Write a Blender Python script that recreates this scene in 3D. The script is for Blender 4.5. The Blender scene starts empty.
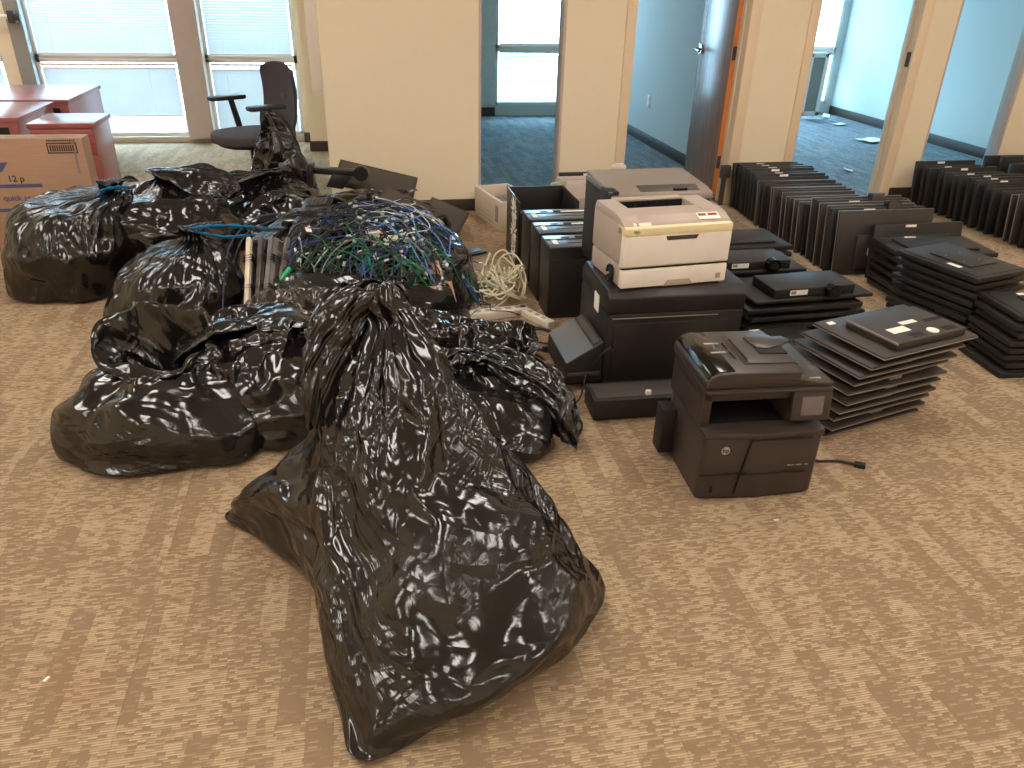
import bpy, bmesh, math, random
from mathutils import Vector, Matrix, noise
import numpy as np
PI = math.pi
rnd = random.Random(7)
SC = bpy.context.scene
COL = SC.collection

# ------------------------------------------------------------------ materials
def sr(r, g, b):
    f = lambda c: ((c/255+0.055)/1.055)**2.4 if c/255 > 0.04045 else c/255/12.92
    return (f(r), f(g), f(b), 1.0)

class NT:
    def __init__(s, name):
        s.m = bpy.data.materials.new(name); s.m.use_nodes = True
        s.n = s.m.node_tree.nodes; s.l = s.m.node_tree.links
        s.b = s.n['Principled BSDF']; s.out = s.n['Material Output']
    def add(s, t, **k):
        n = s.n.new(t)
        for a, v in k.items():
            if hasattr(n, a): setattr(n, a, v)
        return n
    def ln(s, a, b): s.l.new(a, b)
    def obj(s):
        return s.add('ShaderNodeTexCoord').outputs['Object']
    def geo(s):
        return s.add('ShaderNodeNewGeometry').outputs['Position']
    def mapping(s, src, scale=(1,1,1), rot=(0,0,0), loc=(0,0,0)):
        m = s.add('ShaderNodeMapping'); s.ln(src, m.inputs[0])
        m.inputs['Scale'].default_value = scale; m.inputs['Rotation'].default_value = rot; m.inputs['Location'].default_value = loc
        return m.outputs[0]
    def noise(s, src, scale, detail=3, rough=.5, dist=0):
        n = s.add('ShaderNodeTexNoise'); s.ln(src, n.inputs['Vector'])
        n.inputs['Scale'].default_value = scale; n.inputs['Detail'].default_value = detail
        n.inputs['Roughness'].default_value = rough; n.inputs['Distortion'].default_value = dist
        return n.outputs['Fac']
    def math(s, op, a, b=None, c=None, clamp=False):
        n = s.add('ShaderNodeMath', operation=op, use_clamp=clamp)
        for i, v in enumerate((a, b, c)):
            if v is None: continue
            if isinstance(v, (int, float)): n.inputs[i].default_value = v
            else: s.ln(v, n.inputs[i])
        return n.outputs[0]
    def ramp(s, src, stops):
        r = s.add('ShaderNodeValToRGB'); s.ln(src, r.inputs[0])
        e = r.color_ramp.elements
        while len(e) < len(stops): e.new(.5)
        for i, (p, c) in enumerate(stops):
            e[i].position = p; e[i].color = c if len(c) == 4 else (*c, 1)
        return r.outputs[0]
    def mix(s, f, a, b):
        n = s.add('ShaderNodeMix', data_type='RGBA')
        if isinstance(f, (int, float)): n.inputs[0].default_value = f
        else: s.ln(f, n.inputs[0])
        for i, v in ((6, a), (7, b)):
            if isinstance(v, tuple): n.inputs[i].default_value = v
            else: s.ln(v, n.inputs[i])
        return n.outputs[2]
    def bump(s, h, strength=.3, dist=.01, normal=None):
        n = s.add('ShaderNodeBump'); s.ln(h, n.inputs['Height'])
        n.inputs['Strength'].default_value = strength; n.inputs['Distance'].default_value = dist
        if normal is not None: s.ln(normal, n.inputs['Normal'])
        return n.outputs[0]
    def set(s, **k):
        for a, v in k.items():
            a = a.replace('_', ' ')
            i = s.b.inputs[a]
            if hasattr(v, 'is_output') or isinstance(v, bpy.types.NodeSocket): s.ln(v, i)
            else: i.default_value = v
        return s.m

def plain(name, col, rough=.5, metal=0, var=.06, vs=14, bump=0, bs=300, spec=.5):
    t = NT(name); o = t.obj()
    f = t.noise(o, vs, 3)
    lo = tuple(c*(1-var) for c in col[:3])+(1,); hi = tuple(min(1, c*(1+var)) for c in col[:3])+(1,)
    t.set(Base_Color=t.mix(f, lo, hi), Roughness=rough, Metallic=metal, Specular_IOR_Level=spec)
    if bump:
        t.set(Normal=t.bump(t.noise(o, bs, 2), bump, .002))
    return t.m

M = {}
M['wall'] = plain('painted_wall_cream', sr(236, 220, 192), .75, bump=.12, bs=400, var=.02)
M['frame'] = plain('door_frame_cream', sr(232, 208, 176), .45, var=.02)
M['office_wall'] = plain('office_wall_paint', sr(200, 207, 204), .8, bump=.1, bs=400, var=.02)
M['ceiling'] = plain('ceiling_tile', sr(225, 222, 214), .9, bump=.4, bs=200)
M['rubber_base'] = plain('dark_rubber_base', sr(62, 52, 46), .5)
M['alu'] = plain('window_aluminium', sr(222, 218, 212), .4, .3)
M['greyframe'] = plain('window_frame_grey', sr(150, 152, 148), .45, .2)
M['column'] = plain('brown_grey_column', sr(196, 180, 172), .6)
M['sill'] = plain('window_sill_beige', sr(196, 184, 164), .6)
M['monblack'] = plain('monitor_black_shell', sr(30, 28, 27), .5, bump=.1, bs=900)
M['monbrown'] = plain('monitor_brown_black_shell', sr(52, 45, 41), .48, bump=.08, bs=900)
M['black'] = plain('black_plastic', sr(34, 31, 30), .38, bump=.1, bs=900)
M['blackmatte'] = plain('black_matte_plastic', sr(30, 27, 26), .55, bump=.15, bs=900)
M['brownblack'] = plain('brown_black_plastic', sr(58, 49, 45), .36, bump=.08, bs=900)
M['darkgrey'] = plain('dark_grey_plastic', sr(70, 64, 60), .42)
M['greyp'] = plain('grey_plastic', sr(140, 130, 120), .5)
M['taupe'] = plain('taupe_plastic', sr(176, 160, 146), .5)
M['gloss'] = plain('gloss_black', sr(12, 12, 13), .12)
M['edge'] = plain('silver_edge_plastic', sr(150, 140, 132), .35, .3)
M['white'] = plain('white_plastic', sr(236, 226, 214), .45)
M['offwhite'] = plain('yellowed_plastic', sr(232, 218, 172), .45)
M['sticker'] = plain('paper_sticker', sr(240, 234, 224), .6)
M['red'] = plain('red_print', sr(150, 50, 48), .6)
M['ink'] = plain('dark_print', sr(60, 50, 52), .6)
M['chrome'] = plain('brushed_steel', sr(190, 188, 184), .25, 1)
M['blue'] = plain('blue_print', sr(78, 84, 122), .7)
M['silver'] = plain('silver_grey', sr(190, 190, 195), .35, .6)
M['slot'] = plain('deep_black', sr(10, 9, 9), .7)
M['screen'] = plain('grey_screen', sr(112, 100, 102), .2)
M['fabric'] = plain('charcoal_fabric', sr(78, 72, 76), .95, bump=.5, bs=600)
M['paper'] = plain('white_paper', sr(235, 238, 238), .7)
M['steelblue'] = plain('blue_grey_panel', sr(112, 122, 132), .3, .5)

def mahogany():
    t = NT('mahogany_laminate'); o = t.mapping(t.obj(), (2, 18, 18))
    f = t.noise(o, 3, 5, .6, .6)
    return t.set(Base_Color=t.ramp(f, [(.3, sr(148, 70, 68)), (.7, sr(172, 94, 88))]), Roughness=.30, Coat_Weight=.6, Coat_Roughness=.2)
M['mahogany'] = mahogany()
def doorwood():
    t = NT('door_veneer'); o = t.mapping(t.obj(), (22, 22, 1.2))
    f = t.noise(o, 3, 6, .6, .8)
    return t.set(Base_Color=t.ramp(f, [(.25, sr(120, 82, 60)), (.75, sr(176, 132, 104))]), Roughness=.27)
M['veneer'] = doorwood()
M['orangeedge'] = plain('orange_wood_edge', sr(226, 132, 58), .5)
def cardboard():
    t = NT('cardboard'); o = t.obj()
    f = t.noise(t.mapping(o, (1, 1, 40)), 6, 3)
    return t.set(Base_Color=t.ramp(f, [(.3, sr(166, 132, 108)), (.7, sr(180, 145, 120))]), Roughness=.85)
M['cardboard'] = cardboard()

def carpet(nm='patterned_carpet', dark1=sr(131, 109, 86), dark2=sr(155, 131, 105), mid=sr(182, 157, 126), light=sr(198, 175, 143)):
    t = NT(nm); o = t.obj()
    sx = t.add('ShaderNodeSeparateXYZ'); t.ln(o, sx.inputs[0]); X, Y = sx.outputs[0], sx.outputs[1]
    # tile rows half a metre long, strips shifted from tile to tile
    row = t.math('FLOOR', t.math('DIVIDE', Y, .61))
    colr = t.math('FLOOR', t.math('DIVIDE', X, .61))
    cv = t.add('ShaderNodeCombineXYZ'); t.ln(row, cv.inputs[0]); t.ln(colr, cv.inputs[1])
    wn = t.add('ShaderNodeTexWhiteNoise', noise_dimensions='3D'); t.ln(cv.outputs[0], wn.inputs['Vector'])
    sh = t.math('MULTIPLY', wn.outputs['Value'], .3)
    xs = t.math('ADD', X, sh)
    # strips: cells 0.075 wide by 0.16 long, random brightness
    c2 = t.add('ShaderNodeCombineXYZ')
    sid = t.math('FLOOR', t.math('DIVIDE', xs, .062))
    t.ln(sid, c2.inputs[0])
    w2 = t.add('ShaderNodeTexWhiteNoise', noise_dimensions='1D'); t.ln(sid, w2.inputs['W'])
    yy = t.math('ADD', t.math('DIVIDE', Y, .19), t.math('MULTIPLY', w2.outputs['Value'], 7.))
    t.ln(t.math('FLOOR', yy), c2.inputs[1])
    wc = t.add('ShaderNodeTexWhiteNoise', noise_dimensions='3D'); t.ln(c2.outputs[0], wc.inputs['Vector'])
    alt = t.math('MULTIPLY', t.math('MODULO', t.math('ABSOLUTE', sid), 2.), .34)
    cell = t.math('SUBTRACT', t.math('ADD', wc.outputs['Value'], .28), alt, clamp=True)
    # short light dashes across the strips, row by row
    rowd = t.math('DIVIDE', Y, .0066); rid = t.math('FLOOR', rowd)
    wr = t.add('ShaderNodeTexWhiteNoise', noise_dimensions='1D'); t.ln(rid, wr.inputs['W'])
    cid = t.math('FLOOR', t.math('ADD', t.math('DIVIDE', X, .019), t.math('MULTIPLY', wr.outputs['Value'], 9.)))
    c3 = t.add('ShaderNodeCombineXYZ'); t.ln(cid, c3.inputs[0]); t.ln(rid, c3.inputs[1])
    wd = t.add('ShaderNodeTexWhiteNoise', noise_dimensions='2D'); t.ln(c3.outputs[0], wd.inputs['Vector'])
    big = t.noise(t.mapping(o, (5, 5, 1)), 1, 3, .6)
    strip = t.noise(t.mapping(o, (17, 3.2, 1)), 1, 2)
    p = t.math('ADD', t.math('MULTIPLY', cell, .62), t.math('ADD', t.math('MULTIPLY', big, .35), t.math('MULTIPLY', strip, .55)))
    p = t.math('SUBTRACT', p, .39)
    on = t.add('ShaderNodeMapRange'); t.ln(t.math('SUBTRACT', p, wd.outputs['Value']), on.inputs[0]); on.inputs[1].default_value = -.30; on.inputs[2].default_value = .40
    ln_ = t.math('SINE', t.math('MULTIPLY', rowd, 2*PI)); ln_ = t.math('MULTIPLY_ADD', ln_, .45, .60, clamp=True)
    class _V: pass
    mr = _V(); mr.outputs = [t.math('MULTIPLY', on.outputs[0], ln_)]
    fib = t.noise(o, 700, 2)
    base = t.mix(fib, dark1, dark2)
    base = t.mix(t.math('MULTIPLY', on.outputs[0], .14), base, mid)
    colour = t.mix(mr.outputs[0], base, light)
    # a faint seam between carpet tiles
    fy = t.math('FRACT', t.math('DIVIDE', Y, .61)); fx = t.math('FRACT', t.math('DIVIDE', X, .61))
    seam = t.math('MAXIMUM', t.math('LESS_THAN', fy, .006), t.math('LESS_THAN', fx, .006))
    colour = t.mix(t.math('MULTIPLY', seam, .25), colour, sr(120, 90, 64))
    # old stains
    st = t.noise(t.mapping(o, (1.3, 1.3, 1), loc=(3, 1, 0)), 1.6, 2)
    smr = t.add('ShaderNodeMapRange'); t.ln(st, smr.inputs[0]); smr.inputs[1].default_value = .62; smr.inputs[2].default_value = .75
    colour = t.mix(t.math('MULTIPLY', smr.outputs[0], .3), colour, sr(150, 108, 68))
    h = t.math('ADD', fib, t.math('MULTIPLY', mr.outputs[0], .6))
    return t.set(Base_Color=colour, Roughness=.95, Specular_IOR_Level=.15, Normal=t.bump(h, .5, .004))
M['carpet'] = carpet()
M['carpet_daylit'] = carpet('daylight_tinted_carpet', sr(96, 106, 114), sr(120, 130, 138), sr(134, 144, 150), sr(160, 168, 172))  # same carpet, with the offices' cool daylight put into its colours

def bagmat(name='black_bin_liner', tint=(0.008, 0.0068, 0.0065), trans=0.0, seed=0, fine=1.0, deg=0):
    t = NT(name); o = t.obj(); uv = t.add('ShaderNodeTexCoord').outputs['UV']
    w = t.mapping(o, (1, 1, 1), loc=(seed, seed*2, 0))
    def ridge(src, sc_, d=2, dist=.3):
        return t.math('ABSOLUTE', t.math('SUBTRACT', t.noise(src, sc_, d, .5, dist), .5))
    # long creases of the film in several directions, then crinkled patches
    def dirn(dg_, sx, sy, loc=(0, 0, 0)): return t.mapping(t.mapping(uv, (1, 1, 1), (0, 0, math.radians(dg_+deg)), loc), (sx, sy, 1))
    l1 = ridge(dirn(18, .9, 12), 1, 1, .0)
    l2 = ridge(dirn(-14, 1.6, 26, (7, 3, 0)), 1, 1, .0)
    l3 = ridge(dirn(30, 3.5, 60, (2, 9, 0)), 1, 1, .0)
    cr_ = t.add('ShaderNodeTexVoronoi', feature='DISTANCE_TO_EDGE'); t.ln(t.mapping(w, (1, 1, 1)), cr_.inputs['Vector']); cr_.inputs['Scale'].default_value = 15
    b = t.noise(w, 30, 2, .5, 1.0)
    mask = t.noise(w, 3.0, 2)
    mk = t.add('ShaderNodeMapRange'); t.ln(mask, mk.inputs[0]); mk.inputs[1].default_value = .52; mk.inputs[2].default_value = .66
    m2 = t.noise(t.mapping(w, (1, 1, 1), loc=(9, 4, 2)), 2.6, 2)
    mk2 = t.add('ShaderNodeMapRange'); t.ln(m2, mk2.inputs[0]); mk2.inputs[1].default_value = .42; mk2.inputs[2].default_value = .6
    h = t.math('MULTIPLY', l1, -2.3)
    h = t.math('ADD', h, t.math('MULTIPLY', t.math('MULTIPLY', l2, -.9), mk2.outputs[0]))
    h = t.math('ADD', h, t.math('MULTIPLY', t.math('MULTIPLY', l3, -.25), mk2.outputs[0]))
    h = t.math('ADD', h, t.math('MULTIPLY', t.math('MULTIPLY', b, .22), mk.outputs[0]))
    h = t.math('ADD', h, t.math('MULTIPLY', t.math('MULTIPLY', t.math('MINIMUM', cr_.outputs['Distance'], .3), .3), mk.outputs[0]))
    rgh = t.math('MULTIPLY_ADD', mk.outputs[0], .07, .15)
    t.set(Base_Color=(*tint, 1), Roughness=rgh, Specular_IOR_Level=.7, Normal=t.bump(h, .36*fine, .03))
    if trans:
        tr = t.add('ShaderNodeBsdfTransparent'); tr.inputs[0].default_value = (.55, .42, .32, 1)
        mx = t.add('ShaderNodeMixShader'); mx.inputs[0].default_value = trans
        t.ln(t.b.outputs[0], mx.inputs[1]); t.ln(tr.outputs[0], mx.inputs[2]); t.ln(mx.outputs[0], t.out.inputs[0])
    return t.m
M['bag'] = bagmat(); M['bagtied'] = bagmat('tied_black_bin_liner', seed=5, deg=84, fine=1.15)
M['bagthin'] = bagmat('thin_brownish_bin_liner', (.035, .026, .021), .12, 3, 1.2)

def glassmat():
    t = NT('clear_glass')
    tr = t.add('ShaderNodeBsdfTransparent'); tr.inputs[0].default_value = (.93, .97, .97, 1)
    gl = t.add('ShaderNodeBsdfGlossy'); gl.inputs['Roughness'].default_value = .03
    fr = t.add('ShaderNodeFresnel'); fr.inputs[0].default_value = 1.5
    o = t.noise(t.obj(), 3, 2)
    mx = t.add('ShaderNodeMixShader'); gb = t.add('ShaderNodeNewGeometry').outputs['Backfacing']; t.ln(t.math('MULTIPLY', t.math('MULTIPLY', fr.outputs[0], t.math('MULTIPLY_ADD', o, .3, .9)), t.math('SUBTRACT', 1, gb)), mx.inputs[0])
    t.ln(tr.outputs[0], mx.inputs[1]); t.ln(gl.outputs[0], mx.inputs[2]); t.ln(mx.outputs[0], t.out.inputs[0])
    return t.m
M['glass'] = glassmat()
def blindmat(nm='white_blind_slat', tr=.06):
    t = NT(nm)
    f = t.noise(t.obj(), 5, 2)
    c = t.mix(f, (.62, .66, .68, 1), (.72, .76, .78, 1))
    d = t.add('ShaderNodeBsdfDiffuse'); tl = t.add('ShaderNodeBsdfTranslucent')
    t.ln(c, d.inputs[0]); t.ln(c, tl.inputs[0])
    mx = t.add('ShaderNodeMixShader'); mx.inputs[0].default_value = tr
    t.ln(d.outputs[0], mx.inputs[1]); t.ln(tl.outputs[0], mx.inputs[2]); t.ln(mx.outputs[0], t.out.inputs[0])
    return t.m
M['blind'] = blindmat(); M['blind2'] = blindmat('office_blind_slat', .3)
def emit(name, col, s):
    t = NT(name)
    f = t.noise(t.obj(), 40, 1)
    c = t.mix(f, col, tuple(min(1, x*1.03) for x in col[:3])+(1,))
    return t.set(Base_Color=(.9, .9, .9, 1), Emission_Color=c, Emission_Strength=s)

# ------------------------------------------------------------------ mesh helpers
class MB:
    """collects shapes, then links them as one mesh object"""
    def __init__(s): s.bm = bmesh.new(); s.mi = 0
    def _fin(s, vs, mat):
        if mat is not None: bmesh.ops.transform(s.bm, matrix=mat, verts=vs)
        return s
    def box(s, a, b, bev=0, mat=None, seg=2):
        x0, y0, z0 = a; x1, y1, z1 = b
        tmp = bmesh.new()
        v = [tmp.verts.new(p) for p in ((x0,y0,z0),(x1,y0,z0),(x1,y1,z0),(x0,y1,z0),(x0,y0,z1),(x1,y0,z1),(x1,y1,z1),(x0,y1,z1))]
        for f in ((0,3,2,1),(4,5,6,7),(0,1,5,4),(1,2,6,5),(2,3,7,6),(3,0,4,7)): tmp.faces.new([v[i] for i in f])
        if bev: bmesh.ops.bevel(tmp, geom=tmp.edges[:], offset=bev, segments=seg, profile=.5, affect='EDGES')
        return s._merge(tmp, mat)
    def _merge(s, tmp, mat):
        if mat is not None: bmesh.ops.transform(tmp, matrix=mat, verts=tmp.verts[:])
        me = bpy.data.meshes.new('tmp'); tmp.to_mesh(me); tmp.free()
        n0 = len(s.bm.faces)
        s.bm.from_mesh(me); bpy.data.meshes.remove(me)
        if s.mi:
            s.bm.faces.ensure_lookup_table()
            for i in range(n0, len(s.bm.faces)): s.bm.faces[i].material_index = s.mi
        return s
    def prism(s, pts, d0, d1, axis='x', bev=0, mat=None, seg=2):
        """closed outline pts (2-D) extruded from d0 to d1 along axis; axis x: pts are (y,z), y: (x,z), z: (x,y)"""
        tmp = bmesh.new()
        def P(p, d): return {'x': (d, p[0], p[1]), 'y': (p[0], d, p[1]), 'z': (p[0], p[1], d)}[axis]
        A = [tmp.verts.new(P(p, d0)) for p in pts]; B = [tmp.verts.new(P(p, d1)) for p in pts]
        n = len(pts)
        tmp.faces.new(A[::-1]); tmp.faces.new(B)
        for i in range(n): tmp.faces.new((A[i], A[(i+1)%n], B[(i+1)%n], B[i]))
        bmesh.ops.recalc_face_normals(tmp, faces=tmp.faces[:])
        if bev: bmesh.ops.bevel(tmp, geom=tmp.edges[:], offset=bev, segments=seg, profile=.5, affect='EDGES')
        return s._merge(tmp, mat)
    def cyl(s, c, r, h, axis='z', r2=None, n=24, mat=None, bev=0):
        tmp = bmesh.new()
        bmesh.ops.create_cone(tmp, cap_ends=True, segments=n, radius1=r, radius2=r if r2 is None else r2, depth=h)
        if bev:
            bmesh.ops.bevel(tmp, geom=[e for e in tmp.edges if len(e.link_faces) == 2 and any(len(f.verts) > 4 for f in e.link_faces)], offset=bev, segments=2, affect='EDGES')
        R = {'z': Matrix(), 'x': Matrix.Rotation(PI/2, 4, 'Y'), 'y': Matrix.Rotation(PI/2, 4, 'X')}[axis]
        bmesh.ops.transform(tmp, matrix=Matrix.Translation(c) @ R, verts=tmp.verts[:])
        return s._merge(tmp, mat)
    def tube(s, pts, r, n=8, closed=False, mat=None):
        pts = [Vector(p) for p in pts]
        tmp = bmesh.new(); rings = []
        t0 = (pts[1]-pts[0]).normalized()
        up = Vector((0, 0, 1)) if abs(t0.z) < .9 else Vector((1, 0, 0))
        nrm = t0.cross(up).normalized()
        for i, p in enumerate(pts):
            a = pts[max(0, i-1)]; b = pts[min(len(pts)-1, i+1)]
            t = (b-a)
            t = t.normalized() if t.length > 1e-9 else t0
            nrm = (nrm - t*nrm.dot(t))
            nrm = nrm.normalized() if nrm.length > 1e-6 else t.orthogonal().normalized()
            bn = t.cross(nrm)
            rr = r[i] if isinstance(r, (list, tuple)) else r
            rings.append([tmp.verts.new(p + nrm*math.cos(2*PI*k/n)*rr + bn*math.sin(2*PI*k/n)*rr) for k in range(n)])
        for a, b in zip(rings, rings[1:]):
            for k in range(n): tmp.faces.new((a[k], a[(k+1)%n], b[(k+1)%n], b[k]))
        tmp.faces.new(rings[0][::-1]); tmp.faces.new(rings[-1])
        return s._merge(tmp, mat)
    def build(s, name, mat, parent=None, smooth=True, loc=None, rot=None):
        me = bpy.data.meshes.new(name)
        bmesh.ops.recalc_face_normals(s.bm, faces=s.bm.faces[:])
        s.bm.to_mesh(me); s.bm.free()
        return link(name, me, mat, parent, smooth, loc, rot)

def link(name, me, mat, parent=None, smooth=True, loc=None, rot=None):
    for m in (mat if isinstance(mat, (list, tuple)) else [mat]): me.materials.append(m)
    if smooth:
        for p in me.polygons: p.use_smooth = True
        try: me.set_sharp_from_angle(angle=math.radians(38))
        except Exception: pass
    o = bpy.data.objects.new(name, me); COL.objects.link(o)
    if parent: o.parent = parent
    if loc is not None: o.location = loc
    if rot is not None: o.rotation_euler = rot
    return o

def tag(o, label, cat, group=None, kind=None):
    o['label'] = label; o['category'] = cat
    if group: o['group'] = group
    if kind: o['kind'] = kind
    return o
def thing(name, label, cat, loc=(0,0,0), rot=(0,0,0), group=None):
    o = bpy.data.objects.new(name, None); COL.objects.link(o); o.empty_display_size = .05
    o.location = loc; o.rotation_euler = (0, 0, rot) if isinstance(rot, (int, float)) else tuple(rot)
    return tag(o, label, cat, group)
def kids(o): return [c for c in bpy.data.objects if c.parent == o]
def copy_tree(o, parent=None):
    ks = kids(o)
    c = o.copy(); COL.objects.link(c)
    if parent: c.parent = parent
    for k in ks: copy_tree(k, c)
    return c
def struct(o):
    o['kind'] = 'structure'; return o
def text_part(name, body, size, mat, parent, loc, rot, ext=.0006, bold=0):
    cu = bpy.data.curves.new(name, 'FONT'); cu.body = body; cu.size = size; cu.extrude = ext; cu.offset = bold
    cu.align_x = 'CENTER'; cu.align_y = 'CENTER'
    o = bpy.data.objects.new(name, cu); COL.objects.link(o)
    dg = bpy.context.evaluated_depsgraph_get()
    me = bpy.data.meshes.new_from_object(o.evaluated_get(dg))
    bpy.data.objects.remove(o); bpy.data.curves.remove(cu)
    me.name = name
    return link(name, me, mat, parent, False, loc, rot)

# @@CAMERA
# ------------------------------------------------------------------ camera (room axes: x along the office fronts, y towards them)
f_px = 769.0
cam_d = bpy.data.cameras.new('camera'); cam = bpy.data.objects.new('camera', cam_d); COL.objects.link(cam)
cam_d.sensor_fit = 'HORIZONTAL'; cam_d.sensor_width = 36; cam_d.lens = 36*f_px/1024
th, ro, yaw = math.radians(28), math.radians(1.47), math.radians(11.5)
F0 = Vector((0, math.cos(th), -math.sin(th))); R0 = Vector((1, 0, 0)); U0 = R0.cross(F0)
Rv = R0*math.cos(ro)+U0*math.sin(ro); Uv = U0*math.cos(ro)-R0*math.sin(ro)
Zr = Matrix.Rotation(-yaw, 3, 'Z')
Fv, Rv, Uv = Zr @ F0, Zr @ Rv, Zr @ Uv
cam.matrix_world = Matrix(((Rv.x, Uv.x, -Fv.x, 0), (Rv.y, Uv.y, -Fv.y, 0), (Rv.z, Uv.z, -Fv.z, 1.48), (0, 0, 0, 1)))
SC.camera = cam

# @@ROOM
# ------------------------------------------------------------------ room shell
CH = 2.7           # ceiling height
def slab(name, a, b, mat, bev=0):
    c = Vector(((a[0]+b[0])/2, (a[1]+b[1])/2, a[2]))
    mb = MB().box((a[0]-c.x, a[1]-c.y, 0), (b[0]-c.x, b[1]-c.y, b[2]-a[2]), bev)
    return struct(mb.build(name, mat, None, loc=c))
XL, XR, YB, YF = -4.2, 6.6, -3.2, 5.34
fl = MB().box((XL-.1, YB-.1, -.08), (XR+.2, 9.6, 0)).build('floor', M['carpet']); struct(fl)
struct(MB().box((-.07, YF+.06, .0005), (XR, 9.4, .003)).build('floor_office', M['carpet_daylit']))  # thin overlay, its blue-grey colour stands in for daylight on the carpet
ce = MB().box((XL-.1, YB-.1, CH), (XR+.2, 9.6, CH+.1)).build('ceiling', M['ceiling']); struct(ce)
slab('wall_left', (XL-.1, YB, 0), (XL, 8.05, CH), M['wall'])
slab('wall_rear', (XL, YB-.1, 0), (XR, YB, CH), M['wall'])
slab('wall_right', (XR, YB, 0), (XR+.1, 9.5, CH), M['wall'])
# office fronts at y = 5.34
WT = .12
slab('wall_front', (-.19, YF, 0), (.81, YF+WT, CH), M['wall'])
slab('wall_front.001', (1.387, YF, 0), (1.79, YF+WT, CH), M['wall'])
slab('wall_front.002', (2.74, YF, 0), (3.10, YF+WT, CH), M['wall'])
slab('wall_front.003', (4.03, YF, 0), (4.25, YF+WT, CH), M['wall'])
slab('wall_front.004', (4.93, YF, 0), (XR, YF+WT, CH), M['wall'])
for i, (a, b) in enumerate(((.81, 1.387), (1.79, 2.74), (3.10, 4.03), (4.25, 4.93))):
    slab('wall_front.%03d' % (5+i), (a, YF, 2.15), (b, YF+WT, CH), M['wall'])
# baseboards (dark rubber base)
def base(name, a, b): return slab(name, a, b, M['rubber_base'], .002)
base('baseboard_front', (-.19, YF-.008, 0), (.81, YF, .085))
base('baseboard_front.001', (1.387, YF-.008, 0), (1.79, YF, .085))
base('baseboard_front.002', (2.74, YF-.008, 0), (3.10, YF, .085))
base('baseboard_front.003', (4.045, YF-.008, 0), (4.25, YF, .085))
base('baseboard_front.004', (4.93, YF-.008, 0), (XR, YF, .085))
# side wall of first office, seen end-on, and the partitions
slab('wall_partition', (-.19, YF+WT, 0), (-.07, 9.4, CH), M['wall'])
slab('wall_partition.001', (2.87, YF+WT, 0), (2.97, 9.4, CH), M['office_wall'])
slab('wall_partition.002', (5.98, YF+WT, 0), (6.08, 9.4, CH), M['office_wall'])
base('baseboard_partition', (2.858, YF+WT, 0), (2.87, 9.4, .10))
base('baseboard_partition.001', (2.97, YF+WT, 0), (2.98, 9.4, .10))
base('baseboard_partition.002', (5.968, YF+WT, 0), (5.98, 9.4, .10))
slab('wall_office_back', (-.07, 9.4, 0), (1.62, 9.5, CH), M['office_wall'])
slab('wall_office_back.001', (1.62, 9.4, 0), (XR, 9.5, .12), M['office_wall'])
slab('wall_office_back.002', (2.55, 9.4, .12), (3.0, 9.5, CH), M['office_wall'])
slab('wall_office_back.003', (5.9, 9.4, .12), (XR, 9.5, CH), M['office_wall'])
slab('wall_office_back.004', (1.62, 9.4, 2.35), (5.9, 9.5, CH), M['office_wall'])
base('baseboard_office_back', (-.07, 9.388, 0), (1.62, 9.4, .10))
# window wall of the open area at y = 8.05
WV = 8.05
slab('wall_window', (XL, WV, 2.3), (-.19, WV+.12, CH), M['wall'])
slab('wall_window.001', (-.50, WV-.02, .05), (-.19, WV+.12, 2.3), M['wall'])
slab('wall_window.002', (-3.0, WV-.06, .05), (-2.88, WV+.12, 2.3), M['wall'])
slab('wall_window.003', (XL, WV, .05), (-3.95, WV+.12, 2.3), M['wall'])
slab('trim_1', (XL, WV-.05, 0), (-.19, WV+.12, .055), M['sill'], .004)
slab('wall_pilaster', (-.42, 7.50, 0), (-.19, WV-.02, CH), M['wall'])
base('baseboard_pilaster', (-.43, 7.49, 0), (-.19, 7.50, .09))
base('baseboard_window', (-.50, 7.93, 0), (-.42, 7.96, .09))
slab('wall_column', (-1.545, WV-.14, .05), (-1.325, WV+.12, 2.3), M['column'], .003)
slab('wall_column.001', (-2.88, WV-.10, .05), (-2.76, WV+.12, 2.3), M['greyframe'], .003)
def window(i, x0, x1, z0, z1, y, mat):
    w = MB(); t = .035
    w.box((x0, y, z0), (x1, y+.06, z0+t), .003).box((x0, y, z1-t), (x1, y+.06, z1), .003)
    w.box((x0, y, z0), (x0+t, y+.06, z1), .003).box((x1-t, y, z0), (x1, y+.06, z1), .003)
    o = struct(w.build('window_%d' % i, mat))
    p = MB().box((x0+t, y+.028, z0+t), (x1-t, y+.033, z1-t)).build('glass_pane', M['glass'], o)
    return o
def blinds(x0, x1, z0, z1, y, label, cords, tilt=63, slat_gap=.0235, bm_='blind'):
    root = thing('window_blind', label, 'blind', ((x0+x1)/2, y, z0), 0, 'white horizontal blinds')
    mb = MB(); hw = (x1-x0)/2; n = int((z1-z0-.03)/slat_gap)
    for k in range(n):
        z = .012+k*slat_gap
        mat = Matrix.Translation((0, 0, z)) @ Matrix.Rotation(math.radians(tilt), 4, 'X')
        mb.box((-hw, -.0125, -.0004), (hw, .0125, .0004), 0, mat)
    mb.build('slats', M[bm_], root, False)
    MB().box((-hw, -.012, -.004), (hw, .012, .008), .002).build('bottom_rail', M['white'], root)
    MB().box((-hw, -.015, z1-z0-.02), (hw, .015, z1-z0), .002).build('head_rail', M['white'], root)
    for c in cords:
        MB().tube([(c-(x0+x1)/2, -.017, .0), (c-(x0+x1)/2, -.017, z1-z0)], .0028, 6).build('cord', M['white'], root)
wins = [(-3.95, -3.0, 'far left window beside the cream pillar'), (-2.76, -1.545, 'wide window behind the mahogany cabinets'), (-1.325, -.50, 'window behind the swivel chair')]
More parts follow.
